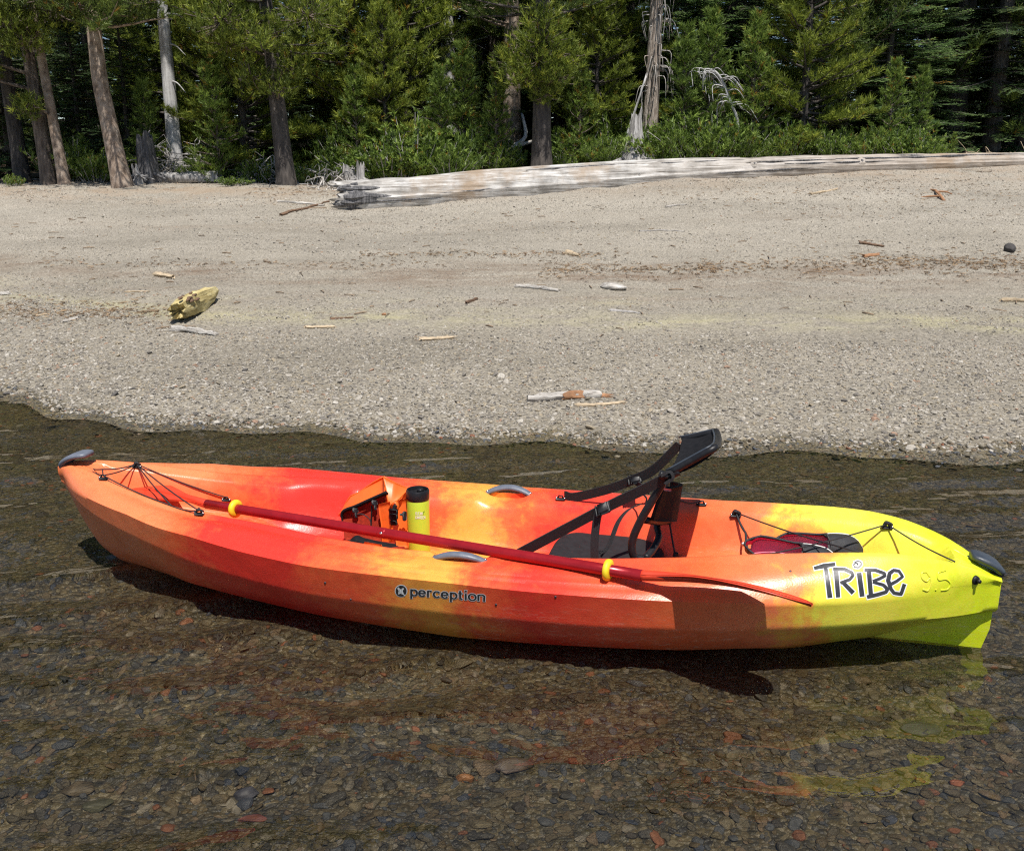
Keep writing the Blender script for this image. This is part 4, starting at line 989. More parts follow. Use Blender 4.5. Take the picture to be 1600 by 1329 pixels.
strap([kY(1003, 770, -.02), kY(1010, 778, -.02), kY(1009, 786, -.02)], .004, (.6, -.5, .5))
for u, v, Y, dx in ((940, 797, -.205, (1, -.05, .5)), (990, 750, .192, (1, 0, .3))):
    c = kY(u, v, Y); R = rot_to(dx, (0, -.6, .8))
    obj('buckle', join(rbox(c + R @ np.array([.012, 0, .004]), (.030, .036, .008), .003, R), rbox(c + R @ np.array([-.014, 0, .003]), (.006, .036, .009), .002, R), rbox(c + R @ np.array([-.006, 0, .006]), (.005, .036, .006), .002, R),
                       rbox(c + R @ np.array([.008, 0, .011]), (.030, .028, .005), .002, R)), M_BLACKPL, seat, sb)
c = kY(1041, 743, -.172); obj('hinge_bolt', tube([c, c + (0, -.012, .002)], [.008, .007], 10), M_BLACKPL, seat, sb)
obj('rear_cord', tube(catmull([kY(1060, 781, .14), kY(1078, 786, .17), e8], 5), .0028, 6), M_CORD, seat, sb)
obj('rear_cord', tube(catmull([kY(1046, 815, .08), kY(1050, 840, .06), kY(1055, 868, .02)], 5), .0028, 6), M_CORD, seat, sb)
c = kY(1056, 868, .02); obj('cord_hook', join(rbox(c, (.016, .012, .022), .003), tube([c, c + (.014, 0, -.004)], .004, 6)), M_BLACKPL, seat, sb)
c = kY(940, 862, -.10); obj('eyelet', tube(catmull([c + (.008 * math.cos(t), .008 * math.sin(t), .0) for t in np.linspace(0, 6.28, 10)], 2), .002, 6), M_BLACKPL, seat, sb)

# water shoes in the tank well
def shoe(base, ang, pitch, label, length=.235, wid=.044, roll=.5):
    s, sbs = kthing('water_shoe', base, label, 'shoe')
    ca, sa = math.cos(ang), math.sin(ang); cp, sp_ = math.cos(pitch), math.sin(pitch)
    def tf(P):
        P = np.asarray(P, float); x, y, z = P[..., 0], P[..., 1], P[..., 2]
        y, z = y * math.cos(roll) - z * math.sin(roll), y * math.sin(roll) + z * math.cos(roll)
        x, z = x * cp - z * sp_, x * sp_ + z * cp
        return np.stack([base[0] + x * ca - y * sa, base[1] + x * sa + y * ca, base[2] + z], -1)
    T = np.linspace(0, 1, 22)                          # heel to toe
    hw = lambda t: wid * (.62 + .38 * np.sin(np.pi * np.clip(t * .85 + .05, 0, 1)) + .12 * np.clip((t - .5) / .3, 0, 1) - .10 * np.exp(-((t - .45) / .15) ** 2)) * np.sqrt(np.clip(1 - np.maximum(0, (t - .80) / .205) ** 2.2, 0.02, 1)) * np.sqrt(np.clip(1 - np.maximum(0, (.10 - t) / .12) ** 2, .05, 1))
    ht = lambda t: np.interp(t, [0, .06, .3, .5, .62, .8, .93, 1], [.074, .078, .060, .056, .062, .050, .036, .018])
    # sole
    V = []; F = []
    for t in T:
        w = hw(t) * 1.06 + .001
        V += [(t * length, -w, 0), (t * length, -w, .012), (t * length, w, .012), (t * length, w, 0)]
    m = len(T); F = [[i * 4 + j, i * 4 + (j + 1) % 4, i * 4 + 4 + (j + 1) % 4, i * 4 + 4 + j] for i in range(m - 1) for j in range(4)] + [[3, 2, 1, 0], [4 * m - 4, 4 * m - 3, 4 * m - 2, 4 * m - 1]]
    obj('sole', (tf(V), F), M_WHITE, s, sbs, sharp=40)
    # upper: arch over each station; heel half left open at the top
    def shell(inset, zlo, mat, name, lo=0.0, hi=1.0):
        Tt = T[(T >= lo - 1e-6) & (T <= hi + 1e-6)]; A_ = np.linspace(0, math.pi, 15); G = np.zeros((len(Tt), 15, 3))
        for i, t in enumerate(Tt):
            op = np.clip((.62 - t) / .10, 0, 1)                # opening
            w = hw(t) - inset; h = ht(t) - inset
            for j, a_ in enumerate(A_):
                q = a_
                if op > 0:                                        # two side walls only, rolled slightly outward
                    side_ = -1 if j < 7.5 else 1; f = (j if j < 7 else 14 - j) / 7
                    x_ = side_ * w * (1 - .16 * f * op); z_ = zlo + (h - zlo) * f
                    xa = -w * math.cos(a_); za = zlo + (h - zlo) * math.sin(a_) ** .8
                    x_ = x_ * op + xa * (1 - op); z_ = z_ * op + za * (1 - op)
                    if j == 7: x_ = -w * .84 * op
                    G[i, j] = (t * length, x_, z_)
                else:
                    G[i, j] = (t * length, -w * math.cos(a_), zlo + (h - zlo) * max(0, math.sin(a_)) ** .8)
        Vq, Fq = [], []
        Vq = tf(G.reshape(-1, 3)); n_ = 15
        for i in range(len(Tt) - 1):
            for j in range(n_ - 1):
                if j in (6, 7) and Tt[i] < .56: continue        # the foot opening
                Fq.append([i * n_ + j, (i + 1) * n_ + j, (i + 1) * n_ + j + 1, i * n_ + j + 1])
        return obj(name, (Vq, Fq), mat, s, sbs)
    shell(0.0, .012, M_NEO, 'upper'); shell(.0035, .013, M_PINK, 'lining', 0, .66)
    # heel counter closes the back
    for ins, mat, nm in ((0.0, M_NEO, 'heel'), (.0035, M_PINK, 'heel_lining')):
        G = np.zeros((11, 5, 3)); w = hw(0.0) - ins; h = ht(0.0) - ins
        for i, a_ in enumerate(np.linspace(-math.pi / 2, math.pi / 2, 11)):
            for j, f in enumerate(np.linspace(0, 1, 5)):
                G[i, j] = (-.016 * math.cos(a_) + ins, w * math.sin(a_) * (1 - .16 * f), .012 + (h - .012) * f)
        obj(nm, (tf(G.reshape(-1, 3)), [[i * 5 + j, (i + 1) * 5 + j, (i + 1) * 5 + j + 1, i * 5 + j + 1] for i in range(10) for j in range(4)]), mat, s, sbs)
    ins_ = np.array([[(t * length, q * (hw(t) - .005), .0150) for q in np.linspace(-1, 1, 5)] for t in np.linspace(.02, .7, 10)])
    obj('insole', sheet(tf(ins_), .002), M_PINKPALE, s, sbs)
    rim = [(t * length, -(hw(t)) * .84, ht(t)) for t in np.linspace(.56, .02, 8)] + [(-.013, -.5 * hw(0.0) * .84, ht(0.0)), (-.015, 0, ht(0.0) + .002), (-.013, .5 * hw(0.0) * .84, ht(0.0))] + [(t * length, hw(t) * .84, ht(t)) for t in np.linspace(.02, .56, 8)]
    rim += [(.60 * length, .3 * wid, ht(.6) - .002), (.61 * length, 0, ht(.6)), (.60 * length, -.3 * wid, ht(.6) - .002), rim[0]]
    obj('collar', tube(tf(np.array(rim)), .0032, 8), M_NEO, s, sbs)
    pl = tf(np.array([(-.020, 0, .04), (-.021, 0, .055), (-.019, 0, .068)])); obj('pull_tab', tube(pl, .0035, 6), M_WHITE, s, sbs)
w1 = kY(1212, 858, .06); w1 = np.array([w1[0], .06, kdown(w1[0] + .08, .06) + .076])
shoe(w1, .06, .02, 'black water shoe with pink lining lying under the crossed cords', roll=1.0)
w2_ = kY(1172, 866, -.02); w2_ = np.array([w2_[0], -.02, kdown(w2_[0] + .06, -.02) + .094])
shoe(w2_, -.10, -.10, 'black water shoe with pink lining nearest the kayak seat', roll=1.0)

# ------------------------------------------------------------------ the beached log
def rough_log(P, R, seed, n=26, groove=.05, jag0=0.0, jag1=0.0, cap=True, hollow=0.0):
    """trunk-like solid along path P with radii R, grooved along the grain, jagged ends"""
    r = rng(seed); P = np.asarray(P, float); m = len(P); T, Nn, B = frames(P); a_ = np.linspace(0, 2 * math.pi, n, endpoint=False)
    g = 1 + groove * (.6 * sines(np.stack([np.cos(a_), np.sin(a_)], 1) * 2.2, seed, .5, 4) + .4 * r.normal(size=n))
    j0 = jag0 * r.random(n) ** 1.5; j1 = jag1 * r.random(n) ** 1.5
    V = []
    for i in range(m):
        q = np.stack([np.cos(a_) * 1.3, np.sin(a_) * 1.3, np.full(n, i * .35)], 1)
        rad = R[i] * (g + groove * .8 * sines(q, seed + 9, .5, 3))
        p = P[i] + rad[:, None] * (np.cos(a_)[:, None] * Nn[i] + np.sin(a_)[:, None] * B[i])
        if i == 0: p = p - T[0] * j0[:, None]
        if i == m - 1: p = p + T[-1] * j1[:, None]
        V.append(p)
    V = np.concatenate(V); F = [[i * n + j, i * n + (j + 1) % n, (i + 1) * n + (j + 1) % n, (i + 1) * n + j] for i in range(m - 1) for j in range(n)]
    if cap:
        k = len(V); c0 = P[0] + T[0] * (hollow * R[0]); c1 = P[-1]
        V = np.vstack([V, c0, c1]); F += [[k, (j + 1) % n, j] for j in range(n)] + [[k + 1, (m - 1) * n + j, (m - 1) * n + (j + 1) % n] for j in range(n)]
    return V, F
LA = on_ground(540, 328)
LC = spot(1720, 13.5)
ldir = unit((LC - LA) * [1, 1, 0]); lyaw = math.atan2(ldir[1], ldir[0])
def lpath(f): p = LA + (LC - LA) * f; return p
LEN = np.linalg.norm((LC - LA)[:2])
log_o = empty('fallen_log', LA, lyaw, 'long bleached driftwood log lying across the top of the beach', 'log')
fs = np.linspace(0, 1, 150); rad = np.interp(fs, [0, .03, .25, .55, 1], [.205, .235, .225, .160, .105])
def log_z(f, r_):
    p = LA + (LC - LA) * f; zz = float(gz(p[0], p[1]))
    for _ in range(3):
        dz = p[1] * CP + (CAMH - zz) * SP; u = 800 + FPX * p[0] / dz
        v = np.interp(u, [520, 640, 850, 1000, 1250, 1450, 1600, 2200], [284, 277, 262, 253, 243, 240, 238, 234])
        d = ray(u, v); zz = CAMH + d[2] * (p[1] + r_ * .6) / d[1]
    return zz - r_
Pl = []
for f, r_ in zip(fs, rad):
    Pl.append((f * LEN, r_ * .9, log_z(f, r_) - LA[2]))
obj('log_body', rough_log(Pl, rad, 41, 64, .050, .20, .1, hollow=2.0), M_LOG, log_o, sharp=50)
r = rng(47)
for k in range(26):                                        # dark rotten plates of the broken butt
    a_ = r.uniform(-1.2, .75); L_ = r.uniform(.15, .6); x0 = r.uniform(-.16, .0)
    q0, d0 = np.array([x0, .19 - .19 * math.cos(a_), float(Pl[0][2]) + .19 * math.sin(a_)]), None
    q1 = q0 + np.array([L_, r.normal(.0, .012), r.normal(.01, .015)])
    obj('rotten_plate', rough_log(np.linspace(q0, q1, 6), np.array([.012, .028, .036, .034, .024, .006]) * r.uniform(.6, 1.2), 470 + k, 7, .3), M_STUMPDK, log_o, sharp=40)
# split slab lying along the top
sl = [(.10 * LEN + t * .42 * LEN, .26 + .01 * math.sin(t * 9), np.interp(t, [0, 1], [.285, .50]) + .012 * math.sin(t * 14)) for t in np.linspace(0, 1, 26)]
sp_ = []
for t in np.linspace(0, 1, 26):
    f = .10 + .40 * t; p = LA + (LC - LA) * f; r_ = np.interp(f, fs, rad)
    sp_.append((f * LEN, r_ * .9 + .10 + .012 * math.sin(t * 11), log_z(f, r_) - LA[2] + r_ * .90 + .012))
obj('split_slab', rough_log(sp_, np.interp(np.linspace(0, 1, 26), [0, .15, .8, 1], [.012, .032, .028, .01]), 43, 10, .15), M_LOG, log_o, sharp=50)
r = rng(44)
for k in range(26):                                        # splinters of the broken butt
    a_ = r.uniform(-.6, 3.9); rr_ = r.uniform(.08, .185); L_ = r.uniform(.06, .22)
    y0, z0 = .17 - rr_ * math.cos(a_), .175 + rr_ * math.sin(a_)
    p0 = np.array([r.uniform(.02, .16), y0, z0]); p1 = p0 + np.array([-L_, r.normal(0, .02), r.normal(-.01, .025)])
    obj('splinter', rough_log(np.linspace(p1, p0, 5), np.array([.004, .012, .018, .02, .018]) * r.uniform(.6, 1.3), 400 + k, 6, .25), M_LOG if k % 3 == 0 else M_STUMPDK, log_o, sharp=40)
def log_surface(f, side_, up_):
    p = LA + (LC - LA) * f; r_ = float(np.interp(f, fs, rad)); c = np.array([f * LEN, r_ * .9, log_z(f, r_) - LA[2]]); d = unit([0, side_, up_]); return c + d * r_ * .98, d
for f, sd, up_, s in ((.51, -.8, .55, .036), (.655, -.8, .45, .045), (.43, -.5, .85, .024), (.60, -.6, .7, .022), (.30, -.2, 1, .022), (.735, -.3, .9, .03), (.36, -.9, .3, .02)):
    p, d = log_surface(f, sd, up_)
    obj('knot', rough_log([p - d * .05, p - d * .004, p + d * s * .22, p + d * s * .30], [s * 1.9, s * 1.35, s * .9, s * .55], int(f * 1000), 14, .16), M_LOG, log_o, sharp=60)
    obj('knot_core', rough_log([p, p + d * s * .33, p + d * s * .36], [s * .4, s * .4, s * .15], int(f * 1000) + 3, 10, .2), M_STUMPDK, log_o)
p, d = log_surface(.79, -.5, .9)
for f0, f1, sd, up_ in ((.44, .60, -.95, .05), (.70, .745, -.55, .85), (.50, .62, -.7, .62), (.10, .22, -.9, .1), (.36, .50, -.5, .85), (.55, .70, -.85, .4), (.22, .36, -.35, .95), (.62, .80, -.7, .7), (.02, .12, -.95, -.1), (.76, .9, -.6, .8)):          # open drying cracks
    q0, d0 = log_surface(f0, sd, up_); q1, _ = log_surface(f1, sd, up_)
    obj('crack', rough_log(np.linspace(q0 + d0 * .003, q1 + d0 * .003, 8), np.array([.002, .007, .011, .007, .012, .009, .006, .002]), int(f0 * 999), 8, .3), M_STUMPDK, log_o)

# ------------------------------------------------------------------ driftwood, sticks and stones on the beach
def stick(u0, v0, u1, v1, r_, mat, label, name='stick', cat='stick', bend=.0, seed=0, lift=.6, taper=.5, flat=1.0, n=9, jag=.03, mids=()):
    A, B = on_ground(u0, v0), on_ground(u1, v1); c = (A + B) / 2; d = B - A; yaw = math.atan2(d[1], d[0]); L_ = np.linalg.norm(d)
    base = np.array([c[0], c[1], gz(c[0], c[1])]); o = empty(name, base, yaw, label, cat)
    m = 14; P = []; rr = rng(seed + 900); side_ = np.array([-math.sin(yaw), math.cos(yaw), 0])
    for t in np.linspace(0, 1, m):
        p = A + d * t + side_ * (bend * L_ * math.sin(math.pi * t) + .012 * L_ * rr.normal()); z = gz(p[0], p[1]) + r_ * lift
        P.append((L_ * (t - .5), bend * L_ * math.sin(math.pi * t) + .014 * L_ * rr.normal(), z - base[2]))
    R = r_ * (1 - taper * np.linspace(0, 1, m)) * (1 + .12 * rr.normal(size=m))
    V, F = rough_log(P, R, seed + 31, n, .20, jag, jag)
    body = obj('wood', (V * [1, 1, 1], F), mat, o, sharp=55)
    return o
def lump(u, v, size, mat, label, name, cat, seed, flat=.6, dims=(1, 1, 1), rz=None, sink=.2, src=None):
    p = on_ground(u, v); V, F = stone_shape(seed, src or ICO2, flat); V = V * np.asarray(dims) * size
    me = raw_mesh(name, V, F, mat); me.set_sharp_from_angle(angle=math.radians(38))
    o = link(bpy.data.objects.new(name, me)); o.location = (p[0], p[1], gz(p[0], p[1]) + size * flat * dims[2] * (1 - sink) * .7)
    o.rotation_euler = (0, 0, seed if rz is None else rz); return tag(o, label, cat)
# rotten yellow chunk
A, B = on_ground(283, 503), on_ground(334, 470); d = B - A; L_ = np.linalg.norm(d); yaw = math.atan2(d[1], d[0])
ck = empty('driftwood_chunk', (A + B) / 2 * [1, 1, 0] + np.array([0, 0, gz(*((A + B) / 2)[:2])]), yaw, 'chunky yellow rotten driftwood piece with holes on the gravel', 'driftwood')
m = 16; P = [(L_ * (t - .5) * 1.08, .02 * math.sin(t * 3), .055 + .10 * max(0, t - .5) ** 1.2) for t in np.linspace(0, 1, m)]
obj('wood', rough_log(P, np.interp(np.linspace(0, 1, m), [0, .15, .5, .8, 1], [.055, .075, .082, .065, .03]), 77, 20, .14, .10, .05, hollow=.8), M_ROT, ck, sharp=45)
for k in range(12):
    r = rng(700 + k); t = r.uniform(.02, .6); a_ = r.uniform(.5, 2.6); rr_ = .078
    q = np.array([L_ * (t - .5) * 1.08, -rr_ * math.cos(a_), .055 + rr_ * math.sin(a_)]); s = r.uniform(.008, .02)
    obj('rot_hole', rough_log([q + (-s * 2.5, 0, .002), q + (-s, 0, .006), q + (s, 0, .006), q + (s * 2.5, 0, .002)], [s * .2, s * .7, s * .6, s * .2], 720 + k, 8, .2), M_BROWN, ck)
stick(272, 517, 334, 524, .026, M_DRIFT, 'flat grey driftwood sliver just below the yellow chunk', bend=.03, seed=1, name='driftwood_sliver', cat='driftwood', jag=.05, taper=.5)
stick(479, 513, 521, 512, .011, M_TWIG, 'straight brown stick right of the yellow driftwood chunk', seed=2, taper=.1)
stick(666, 532, 706, 529, .014, M_TWIG, 'short peeled stick with a dark end in mid beach', seed=3, taper=.3, jag=.05)
stick(808, 449, 872, 456, .020, M_DRIFT, 'smooth pale curved stick on the middle of the beach', bend=.10, seed=4, taper=.4)
st = stick(826, 627, 935, 620, .024, M_DRIFT, 'white peeled stick with a brown bark end near the waterline', bend=.04, seed=5, taper=.05, jag=.02)
A, B = on_ground(826, 627), on_ground(950, 620); L_ = np.linalg.norm(on_ground(935, 620) - A)
obj('bark', rough_log([(L_ * t, .018 * math.sin(t * 5), .017 + .004 * math.sin(t * 9)) for t in np.linspace(.02, .62, 9)], np.array([.018, .027, .026, .0275, .026, .025, .022, .017, .010]), 88, 10, .18, .03, .05), M_CHIPOR, st, sharp=50)
stick(905, 635, 975, 630, .010, M_TWIG, 'thin pale twig in front of the white peeled stick', bend=-.06, seed=6, taper=.4)
stick(1266, 304, 1308, 296, .016, M_TWIG, 'thin tan stick below the log', bend=.03, seed=7)
stick(1345, 381, 1378, 386, .018, M_BROWN, 'dark stick lying on the upper gravel', seed=8)
stick(1350, 402, 1372, 399, .018, M_CHIPOR, 'orange bark chip below the dark stick', name='bark_chip', cat='chip', seed=9, taper=.2)
stick(1568, 471, 1612, 472, .020, M_TWIG, 'pale stick cut by the picture edge', seed=10)
stick(246, 431, 269, 435, .022, M_TWIG, 'tan wood chip above the yellow driftwood chunk', name='wood_chip', cat='chip', seed=11, taper=.2)
stick(-4, 462, 13, 460, .018, M_DRIFT, 'white wood chip beside the waterlogged corner of the beach', name='wood_chip', cat='chip', seed=12, taper=.2)
stick(103, 503, 121, 498, .012, M_DRIFT, 'small white stick left of the yellow chunk', seed=13, taper=.2)
stick(888, 397, 904, 401, .026, M_TWIG, 'tan wood chip high on the middle beach', name='wood_chip', cat='chip', seed=14)
stick(729, 474, 745, 468, .013, M_BROWN, 'brown bark chip near the smooth curved stick', name='bark_chip', cat='chip', seed=15, taper=.2)
stick(1042, 324, 1070, 321, .014, M_DRIFT, 'small white twig on the upper gravel under the log', bend=.08, seed=16)
stick(1000, 362, 1068, 362, .008, M_TWIGGREY, 'long thin twig on the upper gravel', seed=17)
stick(436, 316, 505, 322, .016, M_DRIFT, 'pale branch on the sand touching the butt of the log', bend=-.05, seed=18, taper=.3)
stick(440, 337, 512, 316, .018, M_BROWN, 'dark broken branch sticking out of the butt of the log', bend=.02, seed=19, taper=.5)
stick(470, 286, 512, 279, .022, M_DRIFT, 'weathered stick behind the butt of the log', seed=20)
stick(197, 457, 231, 456, .008, M_TWIG, 'hair-thin straw stick above the brown litter band', seed=21)
stick(58, 494, 72, 492, .008, M_TWIG, 'tiny straw stick in the brown litter band', seed=22)
stick(520, 499, 548, 497, .010, M_BROWN, 'thin dark twig above the straight brown stick', seed=23)
stick(955, 486, 998, 490, .010, M_TWIGGREY, 'thin grey twig right of the beach centre', bend=.06, seed=24)
# branching reddish twig
bt = on_ground(1475, 314); tw = empty('branched_twig', bt, 0, 'small branching reddish twig standing in the upper gravel', 'twig')
Pz = [np.array([0, 0, 0]), np.array([.0, .10, .05]), np.array([.03, .30, .09]), np.array([.10, .5, .10]), np.array([.12, .75, .10])]
obj('stem', tube(catmull(Pz, 5), np.linspace(.018, .010, 21), 6), M_CHIPOR, tw)
obj('side_twig', tube(catmull([Pz[1], Pz[1] + (-.12, .08, -.01), Pz[1] + (-.28, .12, -.04)], 5), np.linspace(.012, .006, 11), 6), M_CHIPOR, tw)
obj('side_twig', tube(catmull([Pz[2], Pz[2] + (.1, -.02, .0), Pz[2] + (.2, .05, -.03)], 5), np.linspace(.010, .006, 11), 6), M_CHIPOR, tw)
lump(1577, 393, .055, M_DARKROCK, 'lone dark rock on the gravel near the picture edge', 'rock', 'rock', 501, .8)
lump(957, 451, .085, M_DRIFT, 'flat pale grey stone right of the smooth curved stick', 'stone', 'stone', 502, .35, (1.2, .8, 1))
lump(600, 492, .020, M_CHIPOR, 'small orange bark crumb on the middle beach', 'bark_chip', 'chip', 503, .5)
def wet_lump(u, v, size, col, label, seed, flat=.5, dims=(1, 1, 1), rz=0.0):
    o = lump(u, v, size, plain('stone_' + str(seed), col, .6, .3, 25, .5), label, 'stone', 'stone', seed, flat, dims, rz, .35, ICO3)
    o.cycles.is_caustics_receiver = True; return o
wet_lump(1437, 1172, .042, (.05, .05, .055), 'dark slab stone under water below the lime stern', 511, .55, (1.3, .8, 1), .1)
wet_lump(297, 1105, .034, (.14, .12, .085), 'flat oval tan stone under water among the orange reflections', 512, .35, (1.25, .8, 1), .1)
wet_lump(158, 1296, .028, (.10, .095, .055), 'smooth olive stone at the bottom edge of the picture', 513, .5, (1.2, .8, 1), .4)
wet_lump(725, 1250, .018, (.32, .15, .06), 'small bright rust pebble under the water', 514, .8)
wet_lump(128, 1273, .030, (.13, .10, .06), 'angular brown stone above the smooth olive stone', 515, .6, (1.2, .9, 1), .3)
wet_lump(390, 1270, .030, (.065, .065, .08), 'blue grey stone under water at lower left', 516, .6, (1.3, .8, 1), .3)
wet_lump(398, 1316, .026, (.24, .09, .07), 'reddish stone cut by the bottom edge of the picture', 517, .5, (1.5, .8, 1), .0)
wet_lump(1490, 1259, .016, (.34, .12, .06), 'orange red pebble under the water at lower right', 518, .8)
wet_lump(800, 1232, .040, (.12, .085, .065), 'broad brown stone under water in the lower middle', 519, .4, (1.3, .8, 1), .2)
wet_lump(168, 647, .014, (.42, .38, .31), 'small pale stone awash at the curve of the shore', 520, .7)
wet_lump(135, 646, .013, (.40, .36, .29), 'second small pale stone awash left of the first', 521, .7)
wet_lump(617, 676, .012, (.55, .52, .46), 'white pebble just in the water at mid shore', 522, .7)

# small litter too many to count
r = rng(901); parts = []
for k in range(420):
    x = r.uniform(-7, 7); s = r.choice([3.7, 2.4, 3.0, 5.0, 8.5, 9.2, 6.5]) + r.normal(0, .35); y = float(np.interp(x, SHX, SHY)) + s; a_ = r.uniform(0, 3.14); L_ = r.uniform(.015, .06) * (1 + (s > 7) * 1.2)
    d = np.array([math.cos(a_), math.sin(a_), 0]) * L_; z = float(gz(x, y)) + .006; p = np.array([x, y, z])
    parts.append(tube([p - d, p + (0, 0, .004), p + d], r.uniform(.0015, .005), 4))
obj('beach_debris', join(*parts), plain('litter', (.24, .17, .11), .9, .5, 3, .2), None); tag(bpy.data.objects['beach_debris'], 'scattered twigs and bark litter on the beach', 'debris', kind='stuff')

# ------------------------------------------------------------------ forest
def needles(P, D, r, n=11, L_=.075, w=.010, spread=.85, tint_mid=.45, tint_var=.22):
    """bundles of thin blades round each twig point"""
    P = np.asarray(P); D = np.asarray(D); N0 = len(P)
    P = np.repeat(P, n, 0); D = np.repeat(D, n, 0)
    q = r.normal(size=P.shape); q /= np.linalg.norm(q, axis=1)[:, None]
    d = D + q * spread; d /= np.linalg.norm(d, axis=1)[:, None]
    s = np.cross(d, r.normal(size=P.shape)); s /= np.linalg.norm(s, axis=1)[:, None] + 1e-9
    ln = (L_ * r.uniform(.65, 1.25, len(P)))[:, None]; st = P + D * r.uniform(-.5, .3, len(P))[:, None] * L_
    V = np.stack([st - s * w * .5, st + s * w * .5, st + d * ln], 1).reshape(-1, 3)
    t = np.repeat(np.clip(r.normal(tint_mid, tint_var, N0), 0, .93), n); t = t + r.normal(0, .05, len(t))
    t[np.repeat(r.random(N0) < .006, n)] = 1.0
    return V, np.repeat(np.clip(t, 0, 1), 3)
r = rng(903); LP = []
for n_, u0, u1, v0, sv in ((330, 840, 1120, 421, 6), (480, 1090, 1600, 417, 8), (320, 1330, 1600, 409, 7), (330, -10, 275, 487, 9), (150, 60, 700, 413, 3.5), (220, 560, 980, 398, 3), (260, 380, 640, 300, 8), (240, 1000, 1600, 300, 14)):
    us = np.linspace(u0, u1, 7); vs = v0 + np.array([-3.0, 0, 3.0]) * sv
    tb_ = np.array([[on_ground(u, v) for v in vs] for u in us])
    for k in range(n_):
        fu = r.random() * 6; i = min(5, int(fu)); fv = np.clip(r.normal(0, .33 * (.5 + r.random())), -.99, .99); j = 0 if fv < 0 else 1; tv = fv + 1 - j; tu = fu - i
        q = (tb_[i, j] * (1 - tu) + tb_[i + 1, j] * tu) * (1 - tv) + (tb_[i, j + 1] * (1 - tu) + tb_[i + 1, j + 1] * tu) * tv
        LP.append((q[0], q[1], float(gz(q[0], q[1]))))
LP = np.array(LP) + [0, 0, .006]; a_ = r.uniform(0, 6.28, len(LP))
V, T = needles(LP, np.stack([np.cos(a_), np.sin(a_), .06 + 0 * a_], 1), r, 3, .045, .007, .35, .5, .3)
V[:, 2] = np.maximum(V[:, 2], np.repeat(gz(LP[:, 0], LP[:, 1]), 9) + .003)
lm_, nt_, out_ = nodes_of('needle_litter'); at_ = N(nt_, 'ShaderNodeAttribute', _attribute_name='tint'); rp_ = ramp(nt_, at_.outputs['Fac'], [(0, (.12, .075, .042)), (.5, (.26, .17, .095)), (1, (.42, .30, .18))])
pb_ = N(nt_, 'ShaderNodeBsdfPrincipled', Roughness=.9); nt_.links.new(rp_.outputs[0], pb_.inputs['Base Color']); nt_.links.new(pb_.outputs[0], out_.inputs[0])
tag(link(bpy.data.objects.new('needle_litter', tri_mesh('needle_litter', V, 3, lm_, T))), 'drift lines of brown pine needle litter on the beach', 'litter', kind='stuff')
def pine_crown(seed, h, zb, rad_fn, whorl=.30, per=5, up0=-5, up1=40, tuft=.075, n=10, trunk_fn=None, twig_step=.14, min_r=.1, density=1.0):
    r = rng(seed); P = []; D = []; limbs = []
    z = zb
    while z < h:
        f = (z - zb) / (h - zb); R = rad_fn(f)
        for k in range(per):
            az = r.uniform(0, 6.283); L_ = R * r.uniform(.6, 1.15)
            if L_ < min_r: continue
            el = math.radians(up0 + (up1 - up0) * f + r.normal(0, 9)); zz = z + r.uniform(-.5, .5) * whorl
            o = np.array([0, 0, zz]) if trunk_fn is None else trunk_fn(zz)
            d0 = np.array([math.cos(az) * math.cos(el), math.sin(az) * math.cos(el), math.sin(el)])
            pts = [o + d0 * L_ * t + np.array([0, 0, .22 * L_ * t * t]) for t in (0, .25, .5, .75, 1)]
            pts = np.array(pts) + r.normal(0, .02 * L_, (5, 3)) * np.array([0, .4, .7, 1, 1])[:, None]
            limbs.append(tube(pts, np.linspace(.016 + .010 * L_, .004, 5), 4, False))
            m = max(2, int(L_ / twig_step * density))
            for t in np.linspace(.30, 1.0, m):
                i = min(3, int(t * 4)); q = pts[i] + (pts[i + 1] - pts[i]) * (t * 4 - i)
                ax_ = unit(pts[i + 1] - pts[i]); sd = unit(np.cross(ax_, (0, 0, 1)))
                for sgn in (-1, 1, 0):
                    if sgn == 0 and t < .9 and r.random() < .4: continue
                    td = unit(ax_ * r.uniform(.5, 1.0) + sd * sgn * r.uniform(.4, 1.0) + np.array([0, 0, r.uniform(.15, .75)]))
                    tl = (.10 + .16 * L_ * (1.15 - t)) * r.uniform(.6, 1.2)
                    c = max(2, int(tl / (tuft * .62)))
                    for e in np.linspace(.35, 1, c):
                        P.append(q + td * tl * e); D.append(unit(td + np.array([0, 0, .25])))
        z += whorl * r.uniform(.8, 1.2)
    V, T = needles(np.array(P), np.array(D), r, n, tuft, tuft * .14)
    return V, T, (join(*limbs) if limbs else None)
